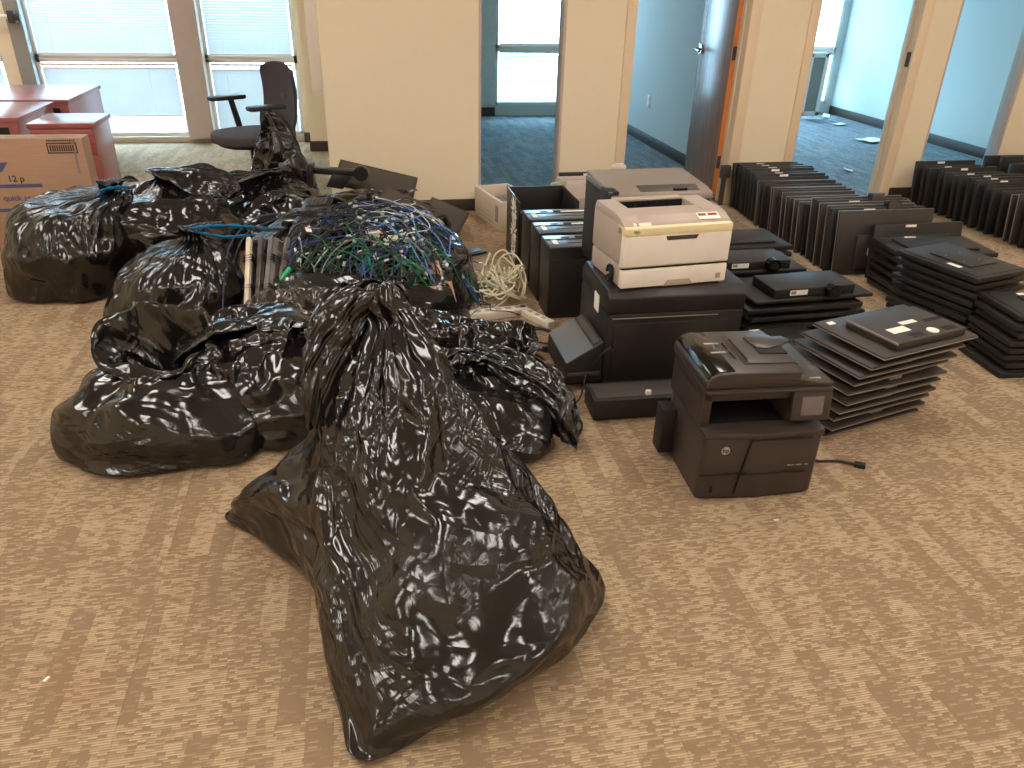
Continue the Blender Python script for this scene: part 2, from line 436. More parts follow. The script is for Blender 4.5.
for i, (a, b, nm) in enumerate(wins):
    window(i*2+1, a, b, .055, .735, WV, M['alu'])
    window(i*2+2, a, b, .735, 2.3, WV, M['alu'])
    z0 = .24 if i == 1 else .085
    cs = [a+.18, b-.2] if i != 1 else [a+.18, b-.28]
    blinds(a+.045, b-.045, z0, .695, WV-.018, 'white blind over the lower pane of the '+nm, cs if i != 1 else [b-.28])
    blinds(a+.045, b-.045, .775, 2.26, WV-.018, 'white blind over the upper pane of the '+nm, cs)
# office windows
window(7, 1.62, 2.55, .12, .74, 9.4, M['alu']); window(8, 1.62, 2.55, .74, 2.35, 9.4, M['alu'])
window(9, 3.0, 5.9, .12, .74, 9.4, M['alu']); window(10, 3.0, 5.9, .74, 2.35, 9.4, M['alu'])
blinds(1.66, 2.51, .15, .71, 9.385, 'white blind over the lower office window seen through the narrow glass', [1.80], 40, bm_='blind2')
blinds(1.66, 2.51, .78, 2.31, 9.385, 'white blind over the upper office window seen through the narrow glass', [2.4], 15, bm_='blind2')
blinds(3.04, 5.86, .78, 2.31, 9.385, 'white blind over the wide office window beyond the second doorway', [3.6], 40, bm_='blind2')
blinds(3.04, 5.86, .15, .71, 9.385, 'white blind over the lower wide office window beyond the second doorway', [3.6], 40, bm_='blind2')
# sidelights
def sidelight(i, x0, x1):
    w = MB(); t = .018
    for a, b in (((x0, 0), (x0+t, 2.15)), ((x1-t, 0), (x1, 2.15)), ((x0, 0), (x1, t)), ((x0, 2.15-t), (x1, 2.15))):
        w.box((a[0], YF+.0, a[1]), (b[0], YF+WT, b[1]), .002)
    o = struct(w.build('window_%d' % i, M['column']))
    MB().box((x0+t, YF+.06, t), (x1-t, YF+.068, 2.15-t)).build('glass_pane', M['glass'], o)
sidelight(11, .81, 1.387); sidelight(12, 4.25, 4.93)
# door frames
def doorframe(i, x0, x1, strike=None):
    w = MB(); t = .05
    w.box((x0-.07, YF-.012, 0), (x0, YF+WT+.012, 2.1), .003).box((x1, YF-.012, 0), (x1+.08, YF+WT+.012, 2.1), .003)
    w.box((x0-.07, YF-.012, 2.1), (x1+.08, YF+WT+.012, 2.17), .003)
    w.box((x0, YF+.06, 0), (x0+.012, YF+.10, 2.1), .001).box((x1-.012, YF+.06, 0), (x1, YF+.10, 2.1), .001)
    o = struct(w.build('door_%d' % i, M['frame']))
    if strike is not None:
        MB().box((x1-.004, YF+.01, 1.0-.045), (x1+.002, YF+.05, 1.0+.055)).build('hinge_plate', M['ink'], o)
    return o
doorframe(1, 1.86, 2.66); doorframe(2, 3.17, 3.955, 1)
# open door leaf (hinged at the right jamb of the first doorway)
leaf = struct(MB().box((-.0, 0, .01), (.045, .80, 2.09), .002).build('door_3', [M['veneer']], loc=(2.625, YF+WT+.0, 0), rot=(0, 0, math.radians(-7))))
MB().box((-.001, -.004, .012), (.046, -.0005, 2.088)).build('door_edge', M['orangeedge'], leaf)
h = MB().cyl((-.006, .73, 1.0), .033, .012, 'x', bev=.003); h.tube([(-.01, .73, 1.0), (-.05, .73, 1.0), (-.058, .72, 1.0), (-.058, .60, .995)], .010, 10)
h.build('lever_handle', M['chrome'], leaf)
MB().box((-.004, .782, .96), (.001, .801, 1.04)).build('latch_plate', M['chrome'], leaf)
for z in (.28, 1.03, 1.85):
    hh = MB().cyl((.052, -.008, z), .007, .10).box((.002, -.006, z-.045), (.048, -.003, z+.045)).build('hinge', M['ink'], leaf)
# troffers
lamp_m = emit('lamp_diffuser', (1.0, .91, .82, 1), 13.5)
k = 0
for y in (-1.6, .9, 3.4, 6.4):
    for x in (-3.0, -.4, 2.2, 4.8):
        if y > 5.3 and x > -.5: continue
        r = thing('ceiling_light', 'recessed fluorescent ceiling light', 'ceiling light', (x, y, CH-.03), 0, 'ceiling lights of the open area')
        MB().box((-.31, -.62, 0), (-.28, .62, .03)).box((.28, -.62, 0), (.31, .62, .03)).box((-.31, -.62, 0), (.31, -.59, .03)).box((-.31, .59, 0), (.31, .62, .03)).build('trim_ring', M['white'], r)
        MB().box((-.28, -.59, .008), (.28, .59, .014)).build('diffuser', lamp_m, r)
# whiteboard edge behind the wall end
tag(MB().box((-.075, 0, 0), (0, .5, 1.3), .01).build('wall_board', M['white'], loc=(-.195+.0, 5.52, .77)), 'cream board mounted beyond the left end of the long cream wall', 'board')
# outlet
r = thing('wall_outlet', 'white electrical outlet on the blue-lit office wall behind the open door', 'outlet', (2.87, 7.65, .405), 0)
MB().box((-.006, -.035, -.058), (0, .035, .058), .003).build('cover_plate', M['white'], r)
for z_ in (.012, -.042): MB().box((-.009, -.017, z_), (-.005, .017, z_+.03), .002).build('socket', M['sticker'], r)
# world
w = bpy.data.worlds.new('world'); SC.world = w; w.use_nodes = True
bg = w.node_tree.nodes['Background']; tcn = w.node_tree.nodes.new('ShaderNodeTexCoord'); sp = w.node_tree.nodes.new('ShaderNodeSeparateXYZ')
rp = w.node_tree.nodes.new('ShaderNodeValToRGB')
w.node_tree.links.new(tcn.outputs['Generated'], sp.inputs[0]); w.node_tree.links.new(sp.outputs[2], rp.inputs[0])
rp.color_ramp.elements[0].position = 0; rp.color_ramp.elements[0].color = (.46, .72, .96, 1)
rp.color_ramp.elements[1].position = .6; rp.color_ramp.elements[1].color = (.48, .76, 1, 1)
w.node_tree.links.new(rp.outputs[0], bg.inputs[0]); bg.inputs[1].default_value = 21.0
for (x0, x1, y, z0, z1) in ((-3.95, -3.0, WV+.2, .05, 2.3), (-2.76, -1.54, WV+.2, .05, 2.3), (-1.33, -.5, WV+.2, .05, 2.3), (1.62, 2.55, 9.6, .1, 2.35), (3.0, 5.9, 9.6, .1, 2.35)):
    ld = bpy.data.lights.new('sky_portal', 'AREA'); ld.shape = 'RECTANGLE'; ld.size = x1-x0; ld.size_y = z1-z0; ld.cycles.is_portal = True
    lo = bpy.data.objects.new('sky_portal', ld); COL.objects.link(lo); lo.location = ((x0+x1)/2, y, (z0+z1)/2); lo.rotation_euler = (-PI/2, 0, 0)
def rect(cx, cy, w, h): return (cx-w/2, cy-h/2, cx+w/2, cy+h/2)
# ------------------------------------------------------------------ multifunction printer
def mfp():
    r = thing('multifunction_printer', 'dark brown-black multifunction printer with touch screen and round silver logo on the carpet', 'printer', (.985, 1.855, 0), math.radians(-3.2))
    W, D = .395, .33
    # lower body: front bowed, rounded corners
    pts = [(.012, 0), (W*.5, -.012), (W-.012, 0), (W, .012), (W+.004, D*.6), (W-.004, D), (.01, D+.01), (0, D*.9), (0, .012)]
    MB().prism(pts, .012, .235, 'z', .006).prism([(x*.96+.008, y*.94+.012) for x, y in pts], 0, .014, 'z').build('body', M['brownblack'], r)
    # ledge under the paper slot
    MB().prism([(.0, .0), (W*.5, -.016), (W, 0), (W+.004, .07), (W, .12), (.0, .12)], .228, .250, 'z', .006).build('front_ledge', M['brownblack'], r)
    # upper body with recess
    u = MB()
    u.box((0, .05, .235), (.030, D+.005, .375), .004)
    u.box((.025, .20, .235), (W-.01, D, .375), .003)
    u.box((W-.11, .06, .25), (W-.004, D, .372), .004)
    u.box((.0, .05, .335), (W-.002, D, .376), .005)
    u.build('upper_body', M['brownblack'], r)
    MB().box((.03, .195, .25), (W-.11, .201, .336)).box((.03, .06, .2495), (W-.11, .2, .2515)).build('output_slot', M['slot'], r)
    # scanner bed and feeder lid
    MB().prism([(.02, .374), (.02, .384), (D+.01, .384), (D+.01, .374)], -.004, W+.006, 'x', .003).build('scanner_bed', M['brownblack'], r)
    lid = MB()
    # lid outline in x-z, rounded at the left, extruded along y
    o = [(-.006, .384), (W+.006, .384), (W+.006, .392), (W-.07, .405), (W-.10, .412), (.30, .438), (.09, .440), (.03, .438), (.008, .425), (-.004, .405)]
    lid.prism(o, .035, D+.012, 'y', .006, seg=3)
    lo = lid.build('lid', M['brownblack'], r)
    MB().prism([(.0, .417), (.012, .434), (.034, .4425), (.085, .4425), (.085, .4395), (.034, .4395), (.014, .431), (.003, .416)], .045, D+.002, 'y', .001).build('feeder_cover', M['gloss'], lo)
    for y in (.17, .235): MB().box((.055, y, .4405), (.105, y+.012, .4435), .001).build('silver_stripe', M['edge'], lo)
    MB().prism([(.13, .4405), (.15, .4455), (.30, .4405), (.31, .432), (.14, .436)], .09, D-.03, 'y', .002).build('feeder_tray', M['brownblack'], lo)
    MB().box((.205, .15, .4405), (.30, .235, .4452), .001).build('tray_opening', M['slot'], lo)
    MB().box((.145, .11, .4465), (.148, .26, .449)).box((.115, .13, .4405), (.118, .18, .444)).box((.115, .20, .4405), (.118, .24, .444)).build('groove', M['slot'], lo)
    wv = [(.22, .155, .4475), (.25, .16, .4475), (.28, .175, .4475), (.305, .2, .444)]
    MB().prism([(.215, .19), (.25, .182), (.285, .195), (.345, .235), (.33, .27), (.20, .27), (.2, .24)], .441, .4485, 'z', .001).build('paper_guide', M['brownblack'], lo)
    # front output tray flap protruding right front of lid
    MB().prism([(.20, .04), (W+.01, .03), (W+.006, .15), (.20, .15)], .386, .397, 'z', .002).build('stacker_tray', M['brownblack'], r)
    MB().prism([(.215, -.002+.04), (.37, .05), (.37, .06), (.215, .046)], .396, .404, 'z', .001).build('stacker_lip', M['edge'], r)
    # touch panel
    tp = MB().box((-.066, -.012, -.052), (.066, .012, .052), .010).build('touch_panel', M['brownblack'], r, loc=(W-.05, .035, .318), rot=(math.radians(-8), 0, 0))
    MB().box((-.036, -.0145, -.030), (.036, -.0115, .032), .001).build('display', M['screen'], tp)
    # front details
    MB().box((-.001, -.0165, .105), (.155, -.006, .1065)).build('seam', M['slot'], r)
    g = MB()
    g.prism([(.150, .232), (.153, .232), (.123, .03), (.120, .03)], -.0155, -.009, 'y')
    g.prism([(.150, .226), (W-.045, .226), (W-.045, .228), (.150, .228)], -.0150, -.007, 'y')
    g.prism([(.135, .100), (W-.045, .100), (W-.045, .102), (.135, .102)], -.0150, -.007, 'y')
    g.build('drawer_seam', M['slot'], r)
    MB().box((.04, -.0165, .04), (.046, -.007, .06)).build('lock_slot', M['slot'], r)
    lg = MB().cyl((.070, -.0118, .195), .0135, .004, 'y', n=32).build('logo', M['silver'], r)
    text_part('logo_letters', 'hp', .021, M['brownblack'], lg, (.070, -.0142, .196), (PI/2, 0, 0), bold=.0006)
    ml = MB()
    for k_, w_ in enumerate((.012, .009, .014, .006, .010)): ml.box((.285+k_*.0145, -.0135, .126), (.285+k_*.0145+min(w_, .0125), -.011, .1295))
    ml.build('model_lettering', M['edge'], r)
    MB().box((-.050, .24, .03), (-.002, .31, .20), .003).build('side_flap', M['blackmatte'], r)
mfp()

# ------------------------------------------------------------------ big black printer under the cream one
def big_printer():
    r = thing('laser_printer', 'large black laser printer with a plain front door carrying the cream printer', 'printer', (.895, 2.60, 0), math.radians(-1))
    W, D, H = .56, .40, .437
    MB().prism([(.0, .0), (W, .0), (W, D), (0, D)], .02, .34, 'z', .012).build('body', M['black'], r)
    MB().prism([(0.0, .34), (0.0, .405), (.03, H), (D-.05, H), (D, .40), (D, .34)], .0, W, 'x', .008).build('top_cover', M['black'], r)
    MB().box((.03, -.006, .05), (W-.03, .006, .30), .006).build('front_door', M['black'], r)
    MB().box((.02, -.0085, .322), (W-.11, -.001, .3245)).build('silver_line', M['edge'], r)
    MB().box((.0, -.016, .02), (W+.004, .02, .052), .006).build('bottom_drawer', M['blackmatte'], r)
    MB().prism([(W-.14, .4382), (W-.02, .436), (W-.004, .4105), (W-.09, .4382)], .04, .24, 'y', .001).build('glossy_slope', M['gloss'], r)
    for x, y in ((.05, .06), (W-.05, .06), (.05, D-.05), (W-.05, D-.05)): MB().cyl((x, y, .011), .018, .022).build('foot', M['blackmatte'], r)
    MB().box((-.003, .12, .30), (.001, .18, .37)).build('side_sticker', M['sticker'], r)
    MB().box((W*.52, -.0172, .030), (W*.53, -.0155, .038)).box((W-.09, -.0075, .235), (W-.06, -.0055, .238)).build('badge', M['edge'], r)
big_printer()
def low_box():
    r = thing('docking_unit', 'low black box on the carpet in front of the large black printer', 'electronics', (.80, 2.385, 0), math.radians(-2))
    MB().box((0, 0, .004), (.42, .145, .088), .005).build('housing', M['blackmatte'], r)
    MB().box((.015, .02, .088), (.40, .13, .091), .001).build('top_plate', M['darkgrey'], r)
    MB().box((.205, .02, .088), (.225, .035, .108), .002).build('white_clip', M['white'], r)
    MB().box((.02, .01, 0), (.40, .13, .006)).build('base_plate', M['slot'], r)
low_box()
def cream_printer():
    r = thing('desktop_printer', 'cream and taupe laser printer sitting on top of the large black printer', 'printer', (.936, 2.612, .4385), math.radians(5))
    W, D, H = .44, .305, .268
    b = MB(); b.prism([(0, .085), (W, .085), (W, .235), (0, .235)], .012, D, 'y', .008)
    b.build('body', M['taupe'], r)
    MB().prism([(-.001, .080), (-.012, .088), (-.012, .205), (.02, .215), (.03, .08)], .0, W, 'x', .004).build('front_door', M['white'], r)
    MB().prism([(-.013, .203), (-.012, .235), (.06, .243), (.06, .20)], .0, W, 'x', .004).build('yellowed_strip', M['offwhite'], r)
    # top with output well
    t = MB(); z0, z1 = .232, .268
    top = [(.0, z0), (.02, .246), (.06, .262), (.10, z1), (D-.02, z1), (D, z0)]
    t.prism(top, 0, .075, 'x', .004).prism(top, W-.085, W, 'x', .004)
    t.prism([(.0, z0), (.02, .246), (.06, .262), (.15, .267), (.15, z0)], .07, W-.08, 'x', .003).box((.07, .26, z0), (W-.08, D, z1), .003)
    t.build('top_cover', M['taupe'], r)
    MB().prism([(.14, .264), (.25, .236), (.25, .232), (.14, .233)], .074, W-.084, 'x').build('output_well', M['darkgrey'], r)
    f = MB()
    for i in range(12): f.box((.09+i*.025, .245, .238), (.094+i*.025, .261, .262))
    f.box((.074, .252, .236), (W-.084, .26, .262)).build('output_rollers', M['slot'], r)
    MB().prism([(0, .004), (W, .004), (W, .082), (0, .082)], .006, D-.01, 'y', .004).build('tray_housing', M['taupe'], r)
    tr = MB().prism([(-.012, .004), (-.012, .074), (.02, .078), (.02, .004)], .0, W, 'x', .004).build('paper_tray', M['white'], r)
    MB().prism([(.175, .003), (.19, .026), (.285, .026), (.30, .003)], -.0135, .0, 'y', .001).build('tray_handle', M['taupe'], tr)
    MB().box((W-.045, -.0135, .018), (W-.024, -.0115, .040), .001).build('tray_mark', M['taupe'], tr)
    MB().prism([(.165, .200), (.172, .184), (.29, .184), (.30, .200)], -.0142, -.004, 'y', .001).build('door_grip', M['darkgrey'], r)
    MB().box((.0, -.006, .0765), (W, .01, .0815)).build('gap', M['slot'], r)
    text_part('badge_lettering', 'DELL', .0115, M['greyp'], r, (.045, -.0155, .222), (PI/2-.05, 0, 0), bold=.0003)
    MB().box((-.035, -.007, -.0005), (.035, .007, .0005)).build('label', M['sticker'], r, loc=(.075, .011, .2425), rot=(math.radians(38), 0, 0))
    lb = MB().box((-.045, -.020, -.0005), (.045, .020, .0005)).build('label', M['sticker'], r, loc=(.355, .035, .2545), rot=(math.radians(22), 0, 0))
    lb['label'] = 'white label with dark red printed bars'
    MB().box((-.040, .0, .0004), (-.008, .014, .001)).box((.0, .0, .0004), (.038, .014, .001)).build('red_print', M['red'], lb)
    text_part('label_print', '2', .016, M['ink'], r, (.054, .009, .2436), (math.radians(38), 0, 0), bold=.0006)
cream_printer()
M['taupe2'] = plain('brown_grey_plastic', sr(134, 121, 110), .5)
def back_printer():
    s = thing('equipment_case', 'black case on the carpet carrying the black and taupe printer behind the cream one', 'electronics', (1.06, 3.03, 0), 0)
    MB().box((0, 0, .0), (.44, .31, .325), .006).build('housing', M['blackmatte'], s)
    MB().box((.02, -.004, .02), (.42, .002, .29), .003).build('front_panel', M['black'], s)
    r = thing('office_printer', 'black printer with taupe lid and grooved tray rising behind the cream printer', 'printer', (1.0, 3.03, .326), math.radians(2))
    W, D = .47, .33
    MB().box((.02, .02, 0), (W, D, .27), .006).build('body', M['black'], r)
    MB().box((0, .0, .16), (.05, .10, .375), .006).box((0, .05, .03), (.03, .30, .36), .005).build('side_cover', M['blackmatte'], r)
    MB().box((.028, -.012, .01), (.062, .02, .155), .003).build('taupe_column', M['taupe2'], r)
    MB().prism([(-.01, .335), (.0, .36), (.06, .374), (D, .392), (D, .33)], .012, W, 'x', .005).build('lid', M['taupe2'], r)
    MB().prism([(.005, .3605), (.055, .3745), (.075, .38), (.078, .372), (.01, .352)], .15, .42, 'x', .001).build('lid_recess', M['darkgrey'], r)
    MB().box((.30, .02, .366), (.36, .032, .374)).build('lid_slot', M['slot'], r)
    MB().box((.002, .0, .355), (.022, D-.02, .374), .003).build('lid_edge', M['steelblue'], r)
    MB().box((.03, -.004, .27), (W-.01, .03, .336), .004).build('front_panel', M['blackmatte'], r)
back_printer()
def wedge():
    r = thing('card_reader_unit', 'black unit with sloping blue-grey top leaning beside the large black printer', 'electronics', (.742, 2.60, .055), 0)
    MB().prism([(0, .0), (.0, .085), (.148, .172), (.148, .0)], 0, .30, 'y', .004).build('housing', M['black'], r)
    sl = math.atan2(.087, .148)
    MB().box((.004, .004, 0), (.125, .296, .003), .001, Matrix.Translation((0, 0, .085)) @ Matrix.Rotation(-sl, 4, 'Y')).build('sloping_top', M['steelblue'], r)
    MB().box((.135, .02, .0), (.160, .28, .004), .001, Matrix.Translation((0, 0, .085)) @ Matrix.Rotation(-sl, 4, 'Y')).build('top_strip', M['darkgrey'], r)
    MB().box((.01, -.004, .03), (.14, .002, .045), .001).build('drawer_lip', M['darkgrey'], r)
    MB().box((.03, .09, -.055), (.14, .28, .0)).build('foot_block', M['blackmatte'], r)
wedge()

# ------------------------------------------------------------------ desktop computers
def tower(x, y, label, w=.36, d=.19, h=.36, top='bluish', rz=0):
    r = thing('desktop_computer', label, 'computer', (x, y, 0), rz, 'black desktop computers standing in a row')
    MB().box((0, 0, 0), (w, d, h-.004), .004).build('case', M['black'], r)
    MB().box((.004, .004, h-.006), (w-.004, d-.004, h), .002).build('top_panel', M['steelblue'], r)
    MB().box((.006, .115, h), (w-.02, .12, h+.004)).box((.10, .06, h), (w-.02, .065, h+.002)).build('panel_ridge', M['darkgrey'], r)
    MB().box((.16, .135, h-.001), (.24, .165, h+.0015), .001).box((.09, .14, h-.001), (.13, .155, h+.0015), .001).build('vent_slot', M['slot'], r)
    MB().box((.030, .045, h), (.055, .115, h+.0015)).build('sticker', M['sticker'], r)
    MB().box((.20, .125, h+.001), (.33, .15, h+.0025)).build('sticker', M['sticker'], r)
    MB().box((.0, -.003, .02), (w, .001, .30), .001).build('side_panel', M['blackmatte'], r)
    return r
tower(.85, 3.37, 'black desktop computer on end, front one of its row beside the beige cables')
tower(.85, 3.60, 'black desktop computer on end, second from the front in the row beside the beige cables')
tower(.85, 3.83, 'black desktop computer on end, third from the front, beside the silver patterned case')
def open_case():
    r = thing('computer_case', 'open black computer case with silver swirl pattern on its narrow side', 'computer', (.845, 4.08, 0), 0)
    w, d, h, t = .34, .36, .385, .008
    MB().box((0, 0, 0), (w, d, t)).box((0, 0, 0), (t, d, h), .002).box((w-t, 0, 0), (w, d, h), .002).box((0, 0, 0), (w, t, h-.06), .002).box((0, d-t, 0), (w, d, h), .002).build('shell', M['black'], r)
    MB().box((.02, .02, .01), (w-.02, .16, .30)).box((.03, .19, .01), (w-.04, .33, .22)).build('inner_parts', M['darkgrey'], r)
    MB().box((.05, .03, .30), (.28, .10, .305)).build('sticker', M['sticker'], r)
    p = MB()
    q = random.Random(5)
    for cz, n, L in ((.30, 13, .10), (.18, 14, .11), (.08, 12, .085)):
        for k in range(n):
            a = 2*PI*k/n+q.uniform(-.1, .1); l = L*q.uniform(.75, 1)
            cy = .14; dy, dz = math.cos(a), math.sin(a)
            p.prism([(cy+dy*.012-dz*.002, cz+dz*.012+dy*.002), (cy+dy*l*.6-dz*.016, cz+dz*l*.6+dy*.012), (cy+dy*l, cz+dz*l), (cy+dy*l*.6+dz*.008, cz+dz*l*.6-dy*.008)], -.0015, .001, 'x')
    p.build('silver_swirl', M['sticker'], r)
open_case()
M['ivory'] = plain('ivory_plastic', sr(206, 192, 172), .5)
def beige_case():
    r = thing('beige_computer_case', 'open cream plastic computer case by the baseboard beside the narrow glass', 'computer', (.885, 4.80, 0), math.radians(13))
    w, d, h, t = .24, .47, .195, .012
    MB().box((0, 0, 0), (w, d, .012), .003).box((0, 0, 0), (w, t, h), .004).box((0, d-t, 0), (w, d, h), .004).box((w-t, 0, 0), (w, d, h), .004).build('shell', M['ivory'], r)
    f = MB().box((-.008, 0, 0), (.012, d, h), .005).build('front_bezel', M['ivory'], r)
    MB().box((-.0095, .05, .05), (-.006, .10, .155), .001).build('drive_slot', M['greyp'], f)
    MB().box((-.0095, .14, .03), (-.006, .44, .035)).box((-.0095, .14, .055), (-.006, .44, .06)).box((-.0095, .12, .08), (-.006, .44, .083)).build('bezel_line', M['taupe'], f)
    MB().box((.02, .03, .012), (w-.02, d-.03, .12)).build('metal_frame', M['greyp'], r)
beige_case()
# things standing between the row of computers and the wall
def small_carton(x, y, w, d, h, rz, label, m):
    r = thing('small_box', label, 'box', (x, y, 0), rz)
    MB().box((0, 0, 0), (w, d, h), .002).build('carton', m, r)
    MB().box((.0, d*.48, h), (w, d*.52, h+.001)).build('tape', M['greyp'], r)
small_carton(1.22, 4.45, .11, .12, .30, .1, 'taupe box standing on end behind the black desktop computers', M['taupe'])
small_carton(1.36, 4.36, .14, .14, .31, -.05, 'wider taupe box standing on end beside the black and taupe printer', M['taupe'])
small_carton(1.27, 4.70, .30, .2, .33, .05, 'brown-grey box behind the two taupe boxes', M['column'])
tag(MB().prism([(0, 0), (.10, .03), (.13, .028), (.11, .05), (.02, .03)], 0, .012, 'z', .002).build('green_strap', plain('green_plastic', sr(150, 180, 140), .5), loc=(1.10, 4.43, .3865), rot=(0, 0, .2)), 'pale green plastic strip lying on the open computer case', 'strip')

# ------------------------------------------------------------------ flat monitors
def make_monitor(style, w, h, t, label='x'):
    """lies screen down: x width, y height, z towards the back; origin at centre of the screen face"""
    r = thing('flat_monitor', label, 'monitor')
    body = M['monblack'] if style in 'BCH' else M['monbrown']
    if style in 'ACHT': MB().box((-w/2, -h/2, .002), (w/2, h/2, t), min(.006, t*.3)).build('housing', body, r)
    else:
        m = MB().box((-w/2, -h/2, .002), (w/2, h/2, t*.8), .003); m.build('housing', body, r)
    MB().box((-w/2+.012, -h/2+.016, .0), (w/2-.012, h/2-.012, .003)).build('screen', M['gloss'], r)
    if style == 'A':      # slim, silver edge, raised block low on the back
        MB().box((-w/2-.001, -h/2-.001, t*.35), (w/2+.001, h/2+.001, t*.55), .001).build('edge_band', M['edge'], r)
        MB().prism([(-w*.30, -h*.40), (w*.30, -h*.40), (w*.30, h*.12), (-w*.30, h*.12)], t-.001, t+.016, 'z', .005).build('back_cover', M['monbrown'], r)
        MB().box((-.03, -h*.44, t), (.03, -h*.36, t+.0175), .002).build('socket_panel', M['edge'], r)
        MB().box((-w*.18, -h*.20, t+.016), (-w*.02, -h*.08, t+.0172)).build('sticker', M['sticker'], r)
        MB().box((.04, -h*.16, t+.016), (w*.20, -h*.12, t+.0172)).build('port_slot', M['slot'], r)
    elif style == 'T':    # topmost slim monitor: long raised block with grilles and a white stand socket
        MB().box((-w/2-.001, -h/2-.001, t*.35), (w/2+.001, h/2+.001, t*.6), .001).build('edge_band', M['edge'], r)
        c = MB().prism([(-w*.34, -h*.44), (w*.40, -h*.44), (w*.40, h*.26), (-w*.34, h*.26)], t-.001, t+.030, 'z', .006).build('back_cover', M['monbrown'], r)
        MB().box((-w*.34-.001, -h*.44, t+.022), (-w*.34+.004, h*.26, t+.030), .001).build('silver_trim', M['edge'], c)
        MB().cyl((.05, -h*.34, t+.031), .022, .006, n=24).build('stand_socket', M['sticker'], r)
        for sx in (-1, 1):
            g = MB()
            for k in range(7): g.box((.05+sx*.085-.032, -h*.40+k*.005, t+.0298), (.05+sx*.085+.032, -h*.40+k*.005+.0025, t+.0308))
            g.build('vent_grille', M['slot'], r)
        MB().box((-w*.22, -h*.24, t+.030), (-w*.04, -h*.12, t+.0312)).build('sticker', M['sticker'], r)
        MB().box((-.01, -h*.10, t+.030), (w*.14, -h*.03, t+.0312)).build('sticker', M['sticker'], r)
        MB().box((w*.20, -h*.14, t+.029), (w*.38, -h*.08, t+.0312)).build('port_slot', M['slot'], r)
        MB().box((-w*.42, h*.36, t), (-w*.36, h*.42, t+.004)).build('white_chip', M['sticker'], r)
    elif style == 'B':    # stepped back, inset block
        MB().prism([(-w/2+.02, -h/2+.02), (w/2-.02, -h/2+.02), (w/2-.02, h/2-.02), (-w/2+.02, h/2-.02)], t*.8-.001, t*.92, 'z', .003).build('back_cover', body, r)
        c = MB().box((-w*.25, -h*.28, t*.9-.001), (w*.25, h*.24, t*1.12), .003).build('electronics_cover', body, r)
        hh = MB()
        for sx in (-1, 1):
            for sy in (-1, 1): hh.cyl((sx*.05, sy*.05, t*1.12), .004, .002, n=10)
        hh.build('mount_holes', M['edge'], c)
        MB().box((-w*.2, h*.30, t*.92), (-w*.05, h*.38, t*.92+.001)).build('sticker', M['sticker'], r)
    elif style == 'C':    # plain thick office monitor, sticker near the top
        MB().box((-w*.36, -h*.34, t-.001), (w*.36, h*.30, t+.014), .006).build('back_cover', body, r)
        MB().box((-w*.16, h*.435, t), (-w*.04, h*.48, t+.001)).build('sticker', M['sticker'], r)
    elif style == 'H':    # with round hinge on a deep back cover
        MB().box((-w*.34, -h*.45, t-.001), (w*.34, h*.20, t+.045), .006).build('back_cover', body, r)
        hg = MB().cyl((.08, -h*.45-.02, t+.030), .033, .05, 'y', n=28, bev=.004).build('hinge', M['gloss'], r)
        MB().cyl((.08, -h*.45-.046, t+.030), .018, .004, 'y', n=24).build('hinge_cap', M['slot'], hg)
        MB().box((-.13, -h*.45-.0015, t+.012), (-.04, -h*.45+.001, t+.036)).build('sticker', M['sticker'], r)
        MB().box((-.125, -h*.45-.002, t+.018), (-.10, -h*.45-.001, t+.032)).build('sticker_print', M['greyp'], r)
    return r
protos = {}
def monitor(style, w, h, t, loc, rot, label, group):
    key = (style, round(w, 3), round(h, 3), round(t, 3))
    if key not in protos:
        protos[key] = make_monitor(style, w, h, t); o = protos[key]
    else: o = copy_tree(protos[key])
    o.location = loc; o.rotation_mode = 'XYZ'; o.rotation_euler = rot
    o['label'] = label; o['group'] = group
    return o
ORD = 'first second third fourth fifth sixth seventh eighth ninth tenth eleventh twelfth thirteenth fourteenth fifteenth sixteenth seventeenth eighteenth nineteenth twentieth twenty-first twenty-second twenty-third twenty-fourth twenty-fifth twenty-sixth twenty-seventh twenty-eighth'.split()
DT = {'A': .018, 'B': .0, 'C': .016, 'H': .047}
def upright(style, w, h, t, xl, y, lean, label, group, rz=0):
    """stands on its long edge, back towards the camera; xl = left end, y = foot of the screen face, leaning back by lean degrees"""
    a = math.radians(90-lean)
    # local y -> up; screen-side lower edge touches the floor
    cy, sy = math.cos(a), math.sin(a)
    zc = h/2*sy + .001
    yc = y + h/2*cy
    return monitor(style, w, h, t, (xl+w/2, yc, zc), (a, 0, rz), label, group)
# long row by the doorways
def row_one():
    y = 5.27; n = 26; q = random.Random(3)
    g = 'monitors standing on edge in the long row by the doorways'
    for i in range(n):
        s = i/(n-1)
        if i < 7: st, w, h, t = 'C', q.choice((.50, .52)), q.choice((.315, .325)), .036
        elif i < 20: st, w, h, t = q.choice('AB'), q.choice((.50, .53)), q.choice((.295, .305)), .026
        else: st, w, h, t = q.choice('AC'), q.choice((.56, .59)), q.choice((.345, .36)), .026
        lean = 9
        yy = 5.235-s*1.46
        xl = 2.672-.06*min(1, s*1.4)+q.uniform(-.014, .014)
        lab = ('tall ' if h > .31 else '')+'black monitor on edge, %s from the near end of the doorway row' % (ORD[n-1-i]) if i < n-1 else 'black monitor on edge at the near end of the row by the doorways'
        if i == 0: lab = 'black monitor on edge at the far end of the row by the doorways'
        m = upright(st, w, h, t, xl, yy, lean, lab, g, q.uniform(-.02, .02))
        if i in (21, 24):
            MB().box((.05, h*.40, t-.01), (.13, h*.5+.035, t+.013), .006).box((.055, h*.5+.005, -.02), (.125, h*.5+.034, t+.012), .006).build('stand_neck', M['darkgrey'], m)
row_one()
